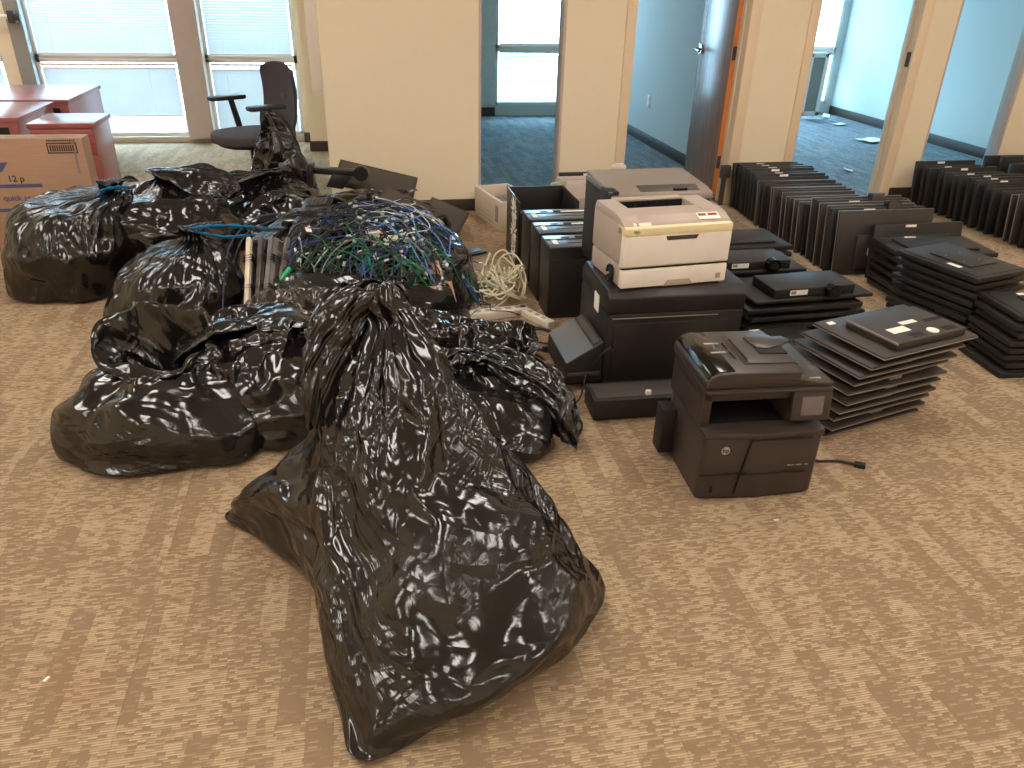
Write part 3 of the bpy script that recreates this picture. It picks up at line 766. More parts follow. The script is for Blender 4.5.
upright('C', .56, .30, .036, 2.79, 3.71, 9, 'black monitor on edge with bluish top closing the near end of the long row', 'monitors standing on edge in the long row by the doorways')
def row_two():
    n = 17; q = random.Random(11)
    g = 'monitors standing on edge in the row at the frame edge'
    for i in range(n):
        s = i/(n-1)
        yy = 5.16-s*1.22
        if i in (12, 13): st = 'A'
        else: st = 'C' if i < 9 else q.choice('BC')
        w, h, t = q.choice((.47, .50)), q.choice((.30, .32)), (.034 if i < 9 else .028)
        m = upright(st, w, h, t, 4.10+.05*s+q.uniform(-.02, .02), yy, 8, 'black monitor on edge, %s from the far end of the outer row' % ORD[i] if i else 'black monitor on edge at the far end of the outer row', g, q.uniform(-.03, .03))
        if st == 'A' or i in (12, 13):
            for c in kids(m):
                if c.name.startswith('housing') :
                    pass
row_two()
# more monitors further along the wall, behind the outer row
for i, (x, y, h) in enumerate(((4.72, 5.22, .34), (4.76, 5.10, .36), (4.74, 4.98, .33), (4.80, 4.84, .35), (4.78, 4.70, .33))):
    upright('C', .50, h, .045, x, y, 5, 'tall black monitor on edge behind the outer row, %s from the wall' % ORD[i], 'monitors standing on edge behind the outer row')
# flat stacks
def stack(cx, cy, rz, n, pitch, spec, offs, label, group, long_y=False):
    """monitors lying screen down; offs(i) gives the shift and turn of slab i counted from the carpet"""
    z = 0
    for i in range(n):
        st, w, h, t = spec(i)
        dx, dy, dr = offs(i)
        a = rz+dr
        lab = label % ('topmost' if i == n-1 else ('lowest of all' if i == 0 else ORD[n-1-i]+' from the top'))
        monitor(st, w, h, t, (cx+dx, cy+dy, z+.001), (0, 0, a+(PI/2 if long_y else 0)), lab, group)
        z += pitch if not callable(pitch) else pitch(i)
    return z
q = random.Random(21)
fan = [0, .012, .022, .030, .042, .055, .062, .072, .098, .140]
js = [(q.uniform(-.012, .012), q.uniform(-.012, .012), q.uniform(-.03, .03)) for _ in range(40)]
stack(1.835, 2.335, math.radians(14), 10, .0352, lambda i: ('A' if i < 9 else 'T', .495, .335, .017), lambda i: (fan[i]-.03, .02+js[i][1]-.001*i, js[i][2]), 'slim monitor beside the multifunction printer, %s', 'slim monitors stacked beside the multifunction printer')
# two stacks at the frame edge
stack(2.80, 3.03, math.radians(14), 9, .039, lambda i: ('B', .44, .35, .033), lambda i: ((-.012*(i % 3)+js[i+10][0])*.8-.01*i/12, js[i+10][1], js[i+10][2]*1.3), 'black monitor in the taller stack near the frame edge, %s', 'black monitors stacked at the frame edge', True)
stack(2.905, 2.60, math.radians(-6), 8, .036, lambda i: ('B', .50, .29, .031), lambda i: (js[i+20][0]*1.5, js[i+20][1], js[i+20][2]), 'black monitor in the stack cut by the frame edge, %s', 'black monitors in the nearest stack at the frame edge')
# stack at the near end of the long row
stack(3.0, 3.48, math.radians(-3), 6, .046, lambda i: ('C', .54, .30, .027), lambda i: (js[i+30][0]*2, js[i+30][1]*.6, js[i+30][2]), 'black monitor stacked at the long row, %s', 'black monitors stacked at the near end of the long row')
# monitors lying behind the multifunction printer
stack(2.00, 3.16, math.radians(3), 5, .043, lambda i: ('C', .60, .32, .026) if i < 4 else ('H', .62, .31, .02), lambda i: (js[i][0]*2, js[i][1]*.6, js[i][2]) if i < 4 else (.03, .0, 0), 'black monitor lying behind the slim stack, %s', 'black monitors lying behind the slim stack')
stack(1.93, 3.53, math.radians(0), 5, .043, lambda i: ('C', .56, .30, .026) if i < 4 else ('H', .56, .29, .02), lambda i: (js[i+4][0]*2, js[i+4][1]*.6, js[i+4][2]) if i < 4 else (.0, .0, 0), 'black monitor lying in the middle pile with a round hinge, %s', 'black monitors lying in the middle pile')
stack(2.06, 3.90, math.radians(2), 5, .042, lambda i: ('C', .56, .33, .026), lambda i: (js[i+9][0]*2, js[i+9][1]*.6, js[i+9][2]), 'black monitor lying in the pile beside the long row, %s', 'black monitors lying in the pile beside the long row')
stack(2.02, 4.33, math.radians(1), 3, .042, lambda i: ('B', .48, .32, .030), lambda i: (js[i+13][0]*2, js[i+13][1], js[i+13][2]), 'black monitor lying in the farthest low pile, %s', 'black monitors lying in the farthest low pile')
stack(1.78, 2.83, math.radians(4), 2, .042, lambda i: ('C', .44, .28, .026), lambda i: (js[i+3][0], 0, js[i+3][2]), 'black monitor lying low behind the multifunction printer, %s', 'black monitors lying low behind the multifunction printer')
# upright monitor and white clip behind the taupe printer
upright('C', .48, .33, .035, 1.30, 5.0, 4, 'black monitor on edge with white sticker below the cream wall between the doorways', 'monitors standing on edge below the cream wall')
tag(MB().box((0, 0, 0), (.10, .03, .03), .006).box((.02, .0, .028), (.08, .022, .04), .004).build('white_clip', M['white'], loc=(1.66, 4.99, .3435)), 'small white plastic piece on top of the monitor behind the taupe printer', 'plastic piece')
upright('C', .50, .30, .035, 1.60, 4.80, 4, 'black monitor on edge just behind the taupe lidded printer', 'monitors standing on edge below the cream wall')
# small things at the foot of the door
r = thing('door_stop', 'dark bracket leaning at the foot of the orange-edged door', 'bracket', (2.615, 5.29, 0), 0)
MB().box((0, 0, 0), (.03, .03, .29), .003).box((-.02, -.005, .20), (.05, .03, .29), .004).build('post', M['darkgrey'], r)

# ------------------------------------------------------------------ far left: mahogany cabinets and carton
def cabinet(x1, y0, w, d, h, label, draw):
    r = thing('mahogany_cabinet', label, 'cabinet', (x1, y0, 0), 0)
    MB().box((-w+.01, .012, .0), (-.012, d, h-.032), .002).build('carcass', M['mahogany'], r)
    MB().box((-w, 0, h-.03), (0, d+.01, h), .003).build('worktop', M['mahogany'], r)
    if draw:
        dr = MB().box((-w+.015, .0, h-.19), (-.016, .014, h-.036), .002).build('drawer', M['mahogany'], r)
        MB().box((-w*.62, -.004, h-.085), (-w*.28, .0, h-.075), .001).build('drawer_pull', M['ink'], dr)
        d2 = MB().box((-w+.015, .0, .03), (-.016, .014, h-.196), .002).build('drawer', M['mahogany'], r)
        MB().box((-w*.62, -.004, h-.235), (-w*.28, .0, h-.225), .001).build('drawer_pull', M['ink'], d2)
        MB().cyl((-.06, .0, h-.07), .007, .008, 'y').build('lock', M['chrome'], dr)
    else:
        MB().box((-w+.04, .006, .06), (-.07, .014, h-.06)).build('dark_opening', M['slot'], r)
    return r
cabinet(-1.62, 5.42, .385, .40, .60, 'small mahogany drawer pedestal just behind the cardboard carton', True)
cabinet(-2.13, 5.65, 1.0, .70, .60, 'mahogany desk unit at the frame edge behind the carton', False)
cabinet(-2.06, 6.45, 1.3, .85, .60, 'largest mahogany desk unit nearest the windows', False)
def carton():
    r = thing('cardboard_box', 'brown cardboard carton with blue printed bands in front of the mahogany cabinets', 'box', (-1.55, 4.93, 0), 0)
    w, d, h = .85, .13, .60
    MB().box((-w, 0, 0), (0, d, h), .004).build('carton', M['cardboard'], r)
    y = -.0012
    b = MB().box((-w, y, .325), (-.27, .001, .345)).box((-w, y, .185), (-.27, .001, .205)).build('blue_band', M['blue'], r)
    MB().prism([(-.62, .40), (-.60, .43), (-.60, .46), (-.66, .47), (-.42, .47), (-.46, .42), (-.50, .40)], y, .001, 'y').build('blue_logo', M['blue'], r)
    MB().prism([(-.58, .42), (-.57, .45), (-.48, .45), (-.51, .42)], y-.0006, .001, 'y').build('logo_window', M['cardboard'], r)
    MB().box((-w, y, .465), (-.66, .001, .47)).box((-w, y, .43), (-.60, .001, .436)).build('blue_line', M['blue'], r)
    text_part('printed_number', '12 p', .05, M['ink'], r, (-.40, y, .375), (PI/2, 0, 0), bold=.001)
    text_part('printed_words', 'quick se', .045, M['blue'], r, (-.42, y, .265), (PI/2, 0, 0), bold=.001)
    st = MB().box((-.195, y, .515), (-.035, .001, .575)).build('printed_stamp', M['ink'], r)
    MB().box((-.188, y-.0006, .522), (-.042, .0, .568)).build('stamp_ground', M['cardboard'], st)
    sw = MB()
    for k_ in range(11): sw.box((-.180+k_*.012, y-.0012, .528), (-.180+k_*.012+.008, .0, .562))
    sw.build('stamp_print', M['ink'], st)
    sl = MB()
    for k_ in range(14): sl.box((-.19+k_*.011, y, .583), (-.19+k_*.011+.007, .001, .592))
    sl.build('printed_line', M['ink'], r)
    MB().box((-w, d*.46, h), (0, d*.54, h+.001)).box((-.06, -.0012, .40), (-.045, .0, h-.01)).build('tape', M['greyp'], r)
carton()
# white rod with dark bracket on the left pillar
r = thing('wall_rod', 'white rod with dark end bracket fixed at the left window pillar', 'rod', (-2.90, 7.90, 1.07), 0)
MB().tube([(-.6, 0, 0), (.08, 0, 0)], .018, 12).build('rod', M['white'], r)
MB().box((.06, -.03, -.05), (.12, .05, .05), .01).cyl((.14, 0, 0), .03, .03, 'x', bev=.004).build('bracket', M['darkgrey'], r)

# ------------------------------------------------------------------ swivel chair
def chair():
    r = thing('office_chair', 'charcoal swivel chair with black armrests in front of the window', 'chair', (-.71, 5.76, 0), math.radians(33))
    # faces local -x ; seat
    s = MB()
    tmp = [(.26*math.cos(a)*(1 if math.cos(a) > 0 else 1.05), .245*math.sin(a)) for a in [2*PI*k/28 for k in range(28)]]
    tmp = [(math.copysign(abs(x)**.8*.26**.2, x), math.copysign(abs(y)**.8*.245**.2, y)) for x, y in tmp]
    s.prism(tmp, .42, .485, 'z', .022, seg=4); s.build('seat', M['fabric'], r)
    MB().prism([(x*.85, y*.85) for x, y in tmp], .40, .425, 'z', .006).build('seat_shell', M['black'], r)
    # backrest: curved slab
    b = bmesh.new(); nx, nz = 10, 16; V = []
    for side in (0, 1):
        g = []
        for j in range(nz+1):
            v = j/nz; z = .42+v*.50
            hw = .215*(1-.25*max(0, (.25-v)/.25)**2)*(1-.12*max(0, (v-.8)/.2)**2)
            row = []
            for i in range(nx+1):
                u = i/nx*2-1
                rnd_z = z - (.05*abs(u)**3 if v > .9 else 0)*(v-.9)*10 + (.05*abs(u)**3 if v < .1 else 0)*(.1-v)*10
                x = .235+.05*math.sin(v*PI*.9+.2)-.05*u*u*.9-.02+ (.05*(v-.4)) + (.042 if side else 0)*(1-.6*max(abs(u), abs(2*v-1))**6)
                row.append(b.verts.new((x, u*hw, rnd_z)))
            g.append(row)
        V.append(g)
    for side in (0, 1):
        for j in range(nz):
            for i in range(nx):
                b.faces.new((V[side][j][i], V[side][j][i+1], V[side][j+1][i+1], V[side][j+1][i]))
    def strip(A, B):
        for i in range(len(A)-1): b.faces.new((A[i], A[i+1], B[i+1], B[i]))
    strip(V[0][0], V[1][0]); strip(V[0][nz], V[1][nz])
    strip([V[0][j][0] for j in range(nz+1)], [V[1][j][0] for j in range(nz+1)]); strip([V[0][j][nx] for j in range(nz+1)], [V[1][j][nx] for j in range(nz+1)])
    m = MB(); m.bm.free(); m.bm = b; m.build('backrest', M['fabric'], r)
    MB().box((.27, -.05, .40), (.31, .05, .72), .01).box((.10, -.04, .385), (.30, .04, .41), .006).build('back_support', M['black'], r)
    for sy in (-1, 1):
        a = MB().tube([(.05, sy*.20, .41), (.05, sy*.265, .42), (.04, sy*.28, .50), (.01, sy*.285, .66)], [.018, .018, .022, .02], 10).build('arm_post', M['black'], r)
        MB().prism([(-.15, sy*.285-.035), (-.13, sy*.285-.045), (.10, sy*.285-.045), (.12, sy*.285-.02), (.12, sy*.285+.02), (.10, sy*.285+.045), (-.13, sy*.285+.045), (-.15, sy*.285+.035)], .66, .69, 'z', .01).build('arm_pad', M['black'], r)
    MB().cyl((0, 0, .25), .03, .30).cyl((0, 0, .39), .09, .04, bev=.01).build('gas_lift', M['black'], r)
    for k in range(5):
        a = 2*PI*k/5+.2; dx, dy = math.cos(a), math.sin(a)
        l = MB().tube([(0, 0, .12), (dx*.15, dy*.15, .105), (dx*.30, dy*.30, .08)], [.03, .022, .016], 10).build('base_leg', M['black'], r)
        cz = MB().cyl((dx*.30, dy*.30-.014, .027), .027, .018, 'y', bev=.004).cyl((dx*.30, dy*.30+.014, .027), .027, .018, 'y', bev=.004).tube([(dx*.30, dy*.30, .027), (dx*.30, dy*.30, .08)], .008, 8).build('caster', M['blackmatte'], l)
chair()

# ------------------------------------------------------------------ litter in the office and on the carpet
def sheet(x, y, w, d, rz, label, amp=.012, seed=0, name='paper_sheet'):
    b = bmesh.new(); n = 10; G = []
    for j in range(n+1):
        row = []
        for i in range(n+1):
            px, py = (i/n-.5)*w, (j/n-.5)*d
            z = .004+amp*(1+noise.noise(Vector((px*9+seed, py*9, seed))))
            row.append(b.verts.new((px, py, z)))
        G.append(row)
    for j in range(n):
        for i in range(n): b.faces.new((G[j][i], G[j][i+1], G[j+1][i+1], G[j+1][i]))
    me = bpy.data.meshes.new(name); b.to_mesh(me); b.free()
    o = link(name, me, M['paper'], loc=(x, y, 0), rot=(0, 0, rz))
    md = o.modifiers.new('thick', 'SOLIDIFY'); md.thickness = .0015
    return tag(o, label, 'paper')
sheet(5.38, 7.56, .30, .20, .3, 'largest white paper sheet lying on the office floor', .02, 1)
sheet(4.27, 6.24, .10, .08, 1, 'small white scrap on the office floor near the doorway', .02, 2)
sheet(5.60, 8.55, .14, .10, .4, 'white paper scrap further back on the office floor', .015, 3)
sheet(5.72, 9.05, .10, .08, .9, 'small crumpled scrap by the far office baseboard', .03, 4)
for i, (x, y, s, c, lab) in enumerate(((1.20, 1.72, .008, 'white', 'tiny white scrap on the carpet in front of the multifunction printer'), (-.80, 1.44, .008, 'white', 'tiny pale scrap on the open carpet beside the large bag'), (1.64, 1.12, .006, 'steelblue', 'tiny bluish scrap on the open carpet near the frame edge'))):
    tag(MB().box((-s, -s*.5, 0), (s, s*.5, .002), .0005).build('carpet_scrap', M[c], loc=(x, y, .0005), rot=(0, 0, i)), lab, 'scrap')
# radiator-like white panel edge inside the second office
r = thing('white_stand', 'white framed panel standing by the far wall inside the second office', 'panel', (5.58, 9.0, 0), 0)
MB().box((-.25, 0, .04), (-.20, .04, .75), .004).box((-.05, 0, .04), (0, .04, .75), .004).box((-.25, 0, .70), (0, .04, .75), .004).box((-.25, 0, .04), (0, .04, .09), .004).build('frame', M['white'], r)
MB().box((-.20, .01, .09), (-.05, .03, .70)).build('panel', M['greyp'], r)
# ------------------------------------------------------------------ bin liners: lofted, then settled as cloth so that the film wrinkles
def cr(P, t, closed):
    """Catmull-Rom through points P (n,3) at parameter t (array)"""
    n = len(P); i = np.floor(t).astype(int); f = (t-i)[:, None]
    def g(k): return P[k % n] if closed else P[np.clip(k, 0, n-1)]
    a, b, c, d = g(i-1), g(i), g(i+1), g(i+2)
    return .5*((2*b)+(-a+c)*f+(2*a-5*b+4*c-d)*f*f+(-a+3*b-3*c+d)*f**3)
def ring(cx, cy, z, rx, ry, rot=0, tx=0, ty=0, seed=0, amp=.08, corners=(), k=16):
    """tx, ty: slope of the ring plane along x and y; corners: (angle in degrees, stretch, width in degrees)"""
    out = []
    for i in range(k):
        a = 2*PI*i/k-PI/2
        r = 1+amp*noise.noise(Vector((math.cos(a)*1.3+seed*3.1, math.sin(a)*1.3, z*2+seed)))*2
        for ca, cs, cw in corners:
            d = (math.degrees(a)-ca+180) % 360-180
            r += cs*math.exp(-(d/cw)**2)
        x, y = math.cos(a)*rx*r, math.sin(a)*ry*r
        X, Y = x*math.cos(rot)-y*math.sin(rot), x*math.sin(rot)+y*math.cos(rot)
        out.append((cx+X, cy+Y, max(.004, z+X*tx+Y*ty)))
    return out
def flat(cx, cy, z, w, thick, rot, seed=0, tilt=0, k=16):
    return ring(cx, cy, z, w, thick, rot, seed=seed, amp=.06, tx=math.cos(rot)*tilt, ty=math.sin(rot)*tilt, k=k)
bag_jobs = []
def bag(name, rings, label, mat, nu, pleat=(), weights=None, grow=.10, gather=None, seed=0, cat='bag', group=None, open_end=True, fold=.012, fang=35, bottom=True, seam=8):
    R = np.roll(np.array([np.array(r, dtype=float) for r in rings]), seam, axis=1)     # m, k, 3
    m, k = R.shape[0], R.shape[1]
    # resample around
    t = np.linspace(0, k, nu, endpoint=False)
    Q = np.array([cr(R[j], t, True) for j in range(m)])         # m, nu, 3
    # arc length along the rings decides the number of rows
    L = np.linalg.norm(np.diff(Q, axis=0), axis=2).mean(1)
    per = np.median(np.linalg.norm(np.roll(Q, -1, axis=1)-Q, axis=2).mean(1)[:max(2, m//2)])
    rows = []
    rowpos = []
    for j in range(m-1):
        n = max(2, int(round(L[j]/per)))
        for s in range(n): rows.append(j+s/n); rowpos.append(j+s/n)
    rows.append(m-1-1e-6)
    rows = np.array(rows)
    G = np.array([cr(Q[:, i], rows, False) for i in range(nu)]).transpose(1, 0, 2)   # rows, nu, 3
    nr = len(rows)
    # pleats: alternating displacement, strong near the gathered ring, fading away
    rn = np.random.RandomState(seed+1)
    for (rc, width, amp, cnt) in pleat:
        ph = np.cumsum(.4+rn.rand(nu)); ph = ph/ph[-1]*2*PI*cnt
        wv = np.sin(ph)*.6+np.abs(np.sin(ph*.5+1))*.8-.5
        for r in range(nr):
            a = amp*math.exp(-((rows[r]-rc)/width)**2)
            c = G[r].mean(0)
            d = G[r]-c; d /= np.maximum(np.linalg.norm(d, axis=1, keepdims=True), 1e-6)
            G[r] += d*(wv*a)[:, None]
    # arc-length coordinates of the film, used for its long creases
    per0 = np.linalg.norm(np.roll(G, -1, axis=1)-G, axis=2).sum(1).max()
    UU = np.tile(np.arange(nu)/nu*per0, (nr, 1)); VVv = np.concatenate([[0], np.cumsum(np.linalg.norm(np.diff(G, axis=0), axis=2).mean(1))])
    VV = np.tile(VVv[:, None], (1, nu))
    if fold:
        ca, sa = math.cos(math.radians(fang)), math.sin(math.radians(fang))
        N = np.cross(np.roll(G, -1, axis=1)-np.roll(G, 1, axis=1), np.gradient(G, axis=0)); N /= np.maximum(np.linalg.norm(N, axis=2, keepdims=True), 1e-9)
        C0 = G.mean(1, keepdims=True); sgn = np.sign(((G-C0)*N).sum(2).mean()); N *= sgn if sgn else 1
        for r in range(nr):
            for i in range(nu):
                p, q_ = UU[r, i], VV[r, i]
                w_ = min(1, min(i, nu-1-i)/12)
                a_ = noise.noise(Vector(((p*ca+q_*sa)*1.5+seed, (-p*sa+q_*ca)*7, seed*1.7)))
                b_ = noise.noise(Vector(((p*ca-q_*sa)*3+seed, (p*sa+q_*ca)*13, seed*2.7+9)))
                G[r, i] += N[r, i]*(fold*w_*(1.6*(.35-abs(a_)*1.6)+.8*b_))
    G[:, :, 2] = np.maximum(G[:, :, 2], .004)
    V = G.reshape(-1, 3)
    # bumps of the contents
    bm = bmesh.new()
    o0 = Vector(V.mean(0)); o0.z = 0
    vs_ = [bm.verts.new(Vector(v)-o0) for v in V]
    for r in range(nr-1):
        for i in range(nu):
            j = (i+1) % nu
            bm.faces.new((vs_[r*nu+i], vs_[r*nu+j], vs_[(r+1)*nu+j], vs_[(r+1)*nu+i]))
    if bottom:
        # bottom closed towards its centre with a few shrinking rings
        prev = vs_[:nu]; c = Vector(G[0].mean(0))-o0; c.z = .004
        for s in (.8, .55, .3):
            new = [bm.verts.new(c+(v.co-c)*s) for v in vs_[:nu]]
            for v in new: v.co.z = .004
            for i in range(nu):
                j = (i+1) % nu
                bm.faces.new((prev[j], prev[i], new[i], new[j]))
            prev = new
        cv = bm.verts.new(c)
        for i in range(nu): bm.faces.new((prev[(i+1) % nu], prev[i], cv))
    bmesh.ops.recalc_face_normals(bm, faces=bm.faces[:])
    me = bpy.data.meshes.new(name); bm.to_mesh(me); bm.free()
    uvl = me.uv_layers.new(name='film')
    nb = nr*nu; Uf, Vf = UU.reshape(-1), VV.reshape(-1)
    for pl in me.polygons:
        vi = [me.loops[l].vertex_index for l in pl.loop_indices]
        wrap = any(v < nb and v % nu == nu-1 for v in vi) and any(v < nb and v % nu == 0 for v in vi)
        for l in pl.loop_indices:
            v = me.loops[l].vertex_index
            if v < nb: uvl.data[l].uv = (per0 if wrap and v % nu == 0 else Uf[v], Vf[v])
            else: uvl.data[l].uv = (0, 0)
    o = link(name, me, mat, loc=o0)
    tag(o, label, cat, group)
    # holding weights per row
    vg = o.vertex_groups.new(name='hold')
    if weights is None: weights = [(0, .35), (m-1, .2)]
    wr = np.interp(rows, [w[0] for w in weights], [w[1] for w in weights])
    for r in range(nr):
        for i in range(nu):
            p = V[r*nu+i]
            f = .5+.9*max(0, noise.noise(Vector(p*6)+Vector((seed, 0, 0)))+.15)
            vg.add([r*nu+i], float(min(1, wr[r]*(f if wr[r] < .9 else 1))), 'REPLACE')
    for i in range(nr*nu, len(me.vertices)): vg.add([i], .8, 'REPLACE')
    bag_jobs.append((o, grow, seed))
    return o
def settle(frames=22):
    fc = MB().box((-4, -1, -.2), (5, 9, .001)).build('settling_floor', M['black'])
    fc.modifiers.new('c', 'COLLISION'); fc.collision.thickness_outer = .003; fc.collision.cloth_friction = 8
    for o, grow, seed in bag_jobs:
        c = o.modifiers.new('cloth', 'CLOTH'); s = c.settings
        s.quality = 5; s.mass = .08; s.air_damping = 3
        s.tension_stiffness = 14; s.compression_stiffness = 14; s.shear_stiffness = 6; s.bending_stiffness = .15
        s.tension_damping = 8; s.compression_damping = 8; s.shear_damping = 8; s.bending_damping = .8
        s.vertex_group_mass = 'hold'; s.pin_stiffness = 2.2
        s.shrink_min = -grow; s.shrink_max = -grow
        s.effector_weights.gravity = .6
        c.collision_settings.use_collision = True; c.collision_settings.distance_min = .004; c.collision_settings.use_self_collision = False
        c.point_cache.frame_start = 1; c.point_cache.frame_end = frames+2
    SC.frame_start = 1; SC.frame_end = frames+2
    for f in range(1, frames+1): SC.frame_set(f)
    dg = bpy.context.evaluated_depsgraph_get()
    done = []
    for o, grow, seed in bag_jobs:
        ev = o.evaluated_get(dg); me = bpy.data.meshes.new_from_object(ev)
        done.append((o, me))
    for o, me in done:
        o.modifiers.clear()
        o.vertex_groups.clear()
        old = o.data; nm = old.name; mats = [m_ for m_ in old.materials]
        me.materials.clear()
        for m_ in mats: me.materials.append(m_)
        o.data = me; bpy.data.meshes.remove(old); me.name = nm
        for p in me.polygons: p.use_smooth = True
        ls = o.modifiers.new('soften', 'SMOOTH'); ls.factor = .5; ls.iterations = 5
        sm = o.modifiers.new('smooth', 'SUBSURF'); sm.levels = 1; sm.render_levels = 1
    bpy.data.objects.remove(fc)
    SC.frame_set(1)
# 1. the large bag in front
A0 = [(-.074, 1.087, .006), (.15, 1.17, .004), (.37, 1.25, .004), (.50, 1.37, .02), (.575, 1.475, .05), (.50, 1.72, .004), (.40, 1.98, .004), (.12, 2.12, .004),
      (-.15, 2.14, .004), (-.36, 2.10, .004), (-.49, 1.99, .012), (-.36, 1.86, .004), (-.25, 1.72, .004), (-.19, 1.55, .004), (-.16, 1.38, .004), (-.13, 1.22, .004)]
A0b = [(-.06, 1.10, .035), (.15, 1.13, .055), (.37, 1.22, .06), (.50, 1.35, .06), (.565, 1.48, .07), (.50, 1.74, .05), (.40, 1.98, .05), (.12, 2.12, .05),
      (-.15, 2.13, .05), (-.34, 2.09, .05), (-.47, 1.99, .035), (-.36, 1.85, .04), (-.255, 1.71, .05), (-.195, 1.55, .05), (-.165, 1.38, .05), (-.13, 1.21, .04)]
A1 = [(-.02, 1.15, .12), (.15, 1.13, .15), (.36, 1.22, .15), (.475, 1.36, .15), (.52, 1.50, .13), (.47, 1.74, .15), (.34, 1.97, .15), (.12, 2.08, .13),
      (-.12, 2.08, .13), (-.30, 2.05, .13), (-.42, 1.96, .10), (-.335, 1.83, .14), (-.235, 1.69, .15), (-.185, 1.54, .14), (-.155, 1.38, .12), (-.10, 1.23, .10)]
A2 = [(.0, 1.30, .25), (.15, 1.28, .27), (.32, 1.36, .27), (.415, 1.47, .27), (.44, 1.58, .27), (.39, 1.76, .28), (.29, 1.90, .28), (.12, 1.99, .26),
      (-.06, 2.00, .26), (-.21, 1.98, .25), (-.315, 1.91, .22), (-.27, 1.80, .27), (-.20, 1.68, .28), (-.165, 1.56, .27), (-.13, 1.45, .26), (-.07, 1.36, .25)]
A3 = [(.02, 1.46, .40), (.13, 1.45, .42), (.25, 1.51, .42), (.325, 1.59, .42), (.34, 1.67, .41), (.30, 1.78, .42), (.22, 1.88, .42), (.12, 1.93, .41),
      (-.0, 1.95, .40), (-.13, 1.93, .39), (-.22, 1.88, .36), (-.19, 1.80, .42), (-.17, 1.70, .43), (-.145, 1.62, .42), (-.11, 1.54, .42), (-.05, 1.49, .40)]
A4 = [(.03, 1.62, .53), (.11, 1.61, .55), (.19, 1.66, .55), (.235, 1.72, .54), (.24, 1.77, .53), (.21, 1.83, .54), (.16, 1.88, .54), (.09, 1.91, .54),
      (.02, 1.92, .53), (-.05, 1.91, .53), (-.11, 1.88, .53), (-.13, 1.82, .55), (-.125, 1.75, .55), (-.10, 1.70, .55), (-.07, 1.66, .54), (-.02, 1.63, .53)]
def sc(r, c, s, z):
    return [((x-c[0])*s+c[0], (y-c[1])*s+c[1], z) for x, y, _ in r]
A3 = [((x-.07)*.93+.07, (y-1.72)*.93+1.72, z) for x, y, z in A3]; A4 = [((x-.05)*.88+.055, (y-1.78)*.9+1.78, z) for x, y, z in A4]
A0 = [((x-.05)*.965+.05, (y-1.6)*.985+1.6, z) for x, y, z in A0]; A0b = [((x-.05)*.965+.05, (y-1.6)*.985+1.6, z) for x, y, z in A0b]
A5 = [(x+.0, y+.03, z) for x, y, z in sc(A4, (.05, 1.80), .62, .64)]
A6 = [(x-.005, y+.07, z) for x, y, z in sc(A4, (.05, 1.80), .33, .705)]
bag('garbage_bag', [A0, A0b, A1, A2, A3, A4, A5, A6,
     ring(.02, 1.865, .745, .075, .045, 0, seed=4, amp=.2),
     flat(.01, 1.87, .785, .075, .03, .2, 5), flat(-.03, 1.84, .775, .085, .028, .5, 6), flat(-.075, 1.79, .70, .085, .026, .6, 7), flat(-.11, 1.74, .60, .075, .022, .7, 8), flat(-.13, 1.70, .49, .05, .014, .8, 9)],
    'largest black garbage bag, in front, gathered at the top and sagging onto the carpet', M['bag'], 190,
    pleat=[(7.2, 1.5, .012, 9), (5.6, 1.8, .010, 14), (10.5, 1.5, .006, 4)], weights=[(0, .6), (1, .3), (2, .22), (4, .16), (6, .35), (7, 1), (8, 1), (9, .5), (10.5, .25), (13, .15)], grow=.05, seed=1, fold=.013, fang=14)
# brown translucent film and loose liner pieces in front of the cable heap
def film(P, label, mat, nv=60, nh=60, thick_seed=0, grow=.14, hold=.12, name='loose_bin_liner', fold=.015):
    P = np.array(P, dtype=float)          # rows, cols, 3
    a, b = P.shape[:2]
    t = np.linspace(0, a-1-1e-6, nv); s_ = np.linspace(0, b-1-1e-6, nh)
    Q = np.array([cr(P[j], s_, False) for j in range(a)])
    G = np.array([cr(Q[:, i], t, False) for i in range(nh)]).transpose(1, 0, 2)
    bm = bmesh.new(); sd = thick_seed
    N = np.cross(np.gradient(G, axis=1), np.gradient(G, axis=0)); N /= np.maximum(np.linalg.norm(N, axis=2, keepdims=True), 1e-9)
    for j in range(nv):
        for i in range(nh):
            p = G[j, i]
            v = noise.noise(Vector((p[0]*5+sd, p[1]*9+p[2]*6, sd)))+.5*noise.noise(Vector((p[0]*16+sd, p[1]*13, p[2]*12)))
            G[j, i] += N[j, i]*v*fold*2
    G[:, :, 2] = np.maximum(G[:, :, 2], .006)
    o0 = Vector(G.reshape(-1, 3).mean(0)); o0.z = 0
    V = [[bm.verts.new(Vector(G[j, i])-o0) for i in range(nh)] for j in range(nv)]
    for j in range(nv-1):
        for i in range(nh-1): bm.faces.new((V[j][i], V[j][i+1], V[j+1][i+1], V[j+1][i]))
    me = bpy.data.meshes.new(name); bm.to_mesh(me); bm.free()
    uvl = me.uv_layers.new(name='film'); Lu = np.linalg.norm(G[0, -1]-G[0, 0])+.01; Lv = np.linalg.norm(G[-1, 0]-G[0, 0])+.01
    for pl in me.polygons:
        for l in pl.loop_indices:
            v = me.loops[l].vertex_index; uvl.data[l].uv = ((v % nh)/nh*Lu, (v//nh)/nv*Lv)
    o = link(name, me, mat, loc=o0); tag(o, label, 'bag', 'loose bin liners among the bags')
    vg = o.vertex_groups.new(name='hold')
    for j in range(nv):
        for i in range(nh):
            e = min(j, nv-1-j, i, nh-1-i)
            f = hold*(.4+1.6*max(0, noise.noise(Vector(G[j, i]*7))+.1))
            vg.add([j*nh+i], float(min(1, f+(.5 if e == 0 else 0)+(.35 if j < 3 else 0))), 'REPLACE')
    bag_jobs.append((o, grow, sd)); return o
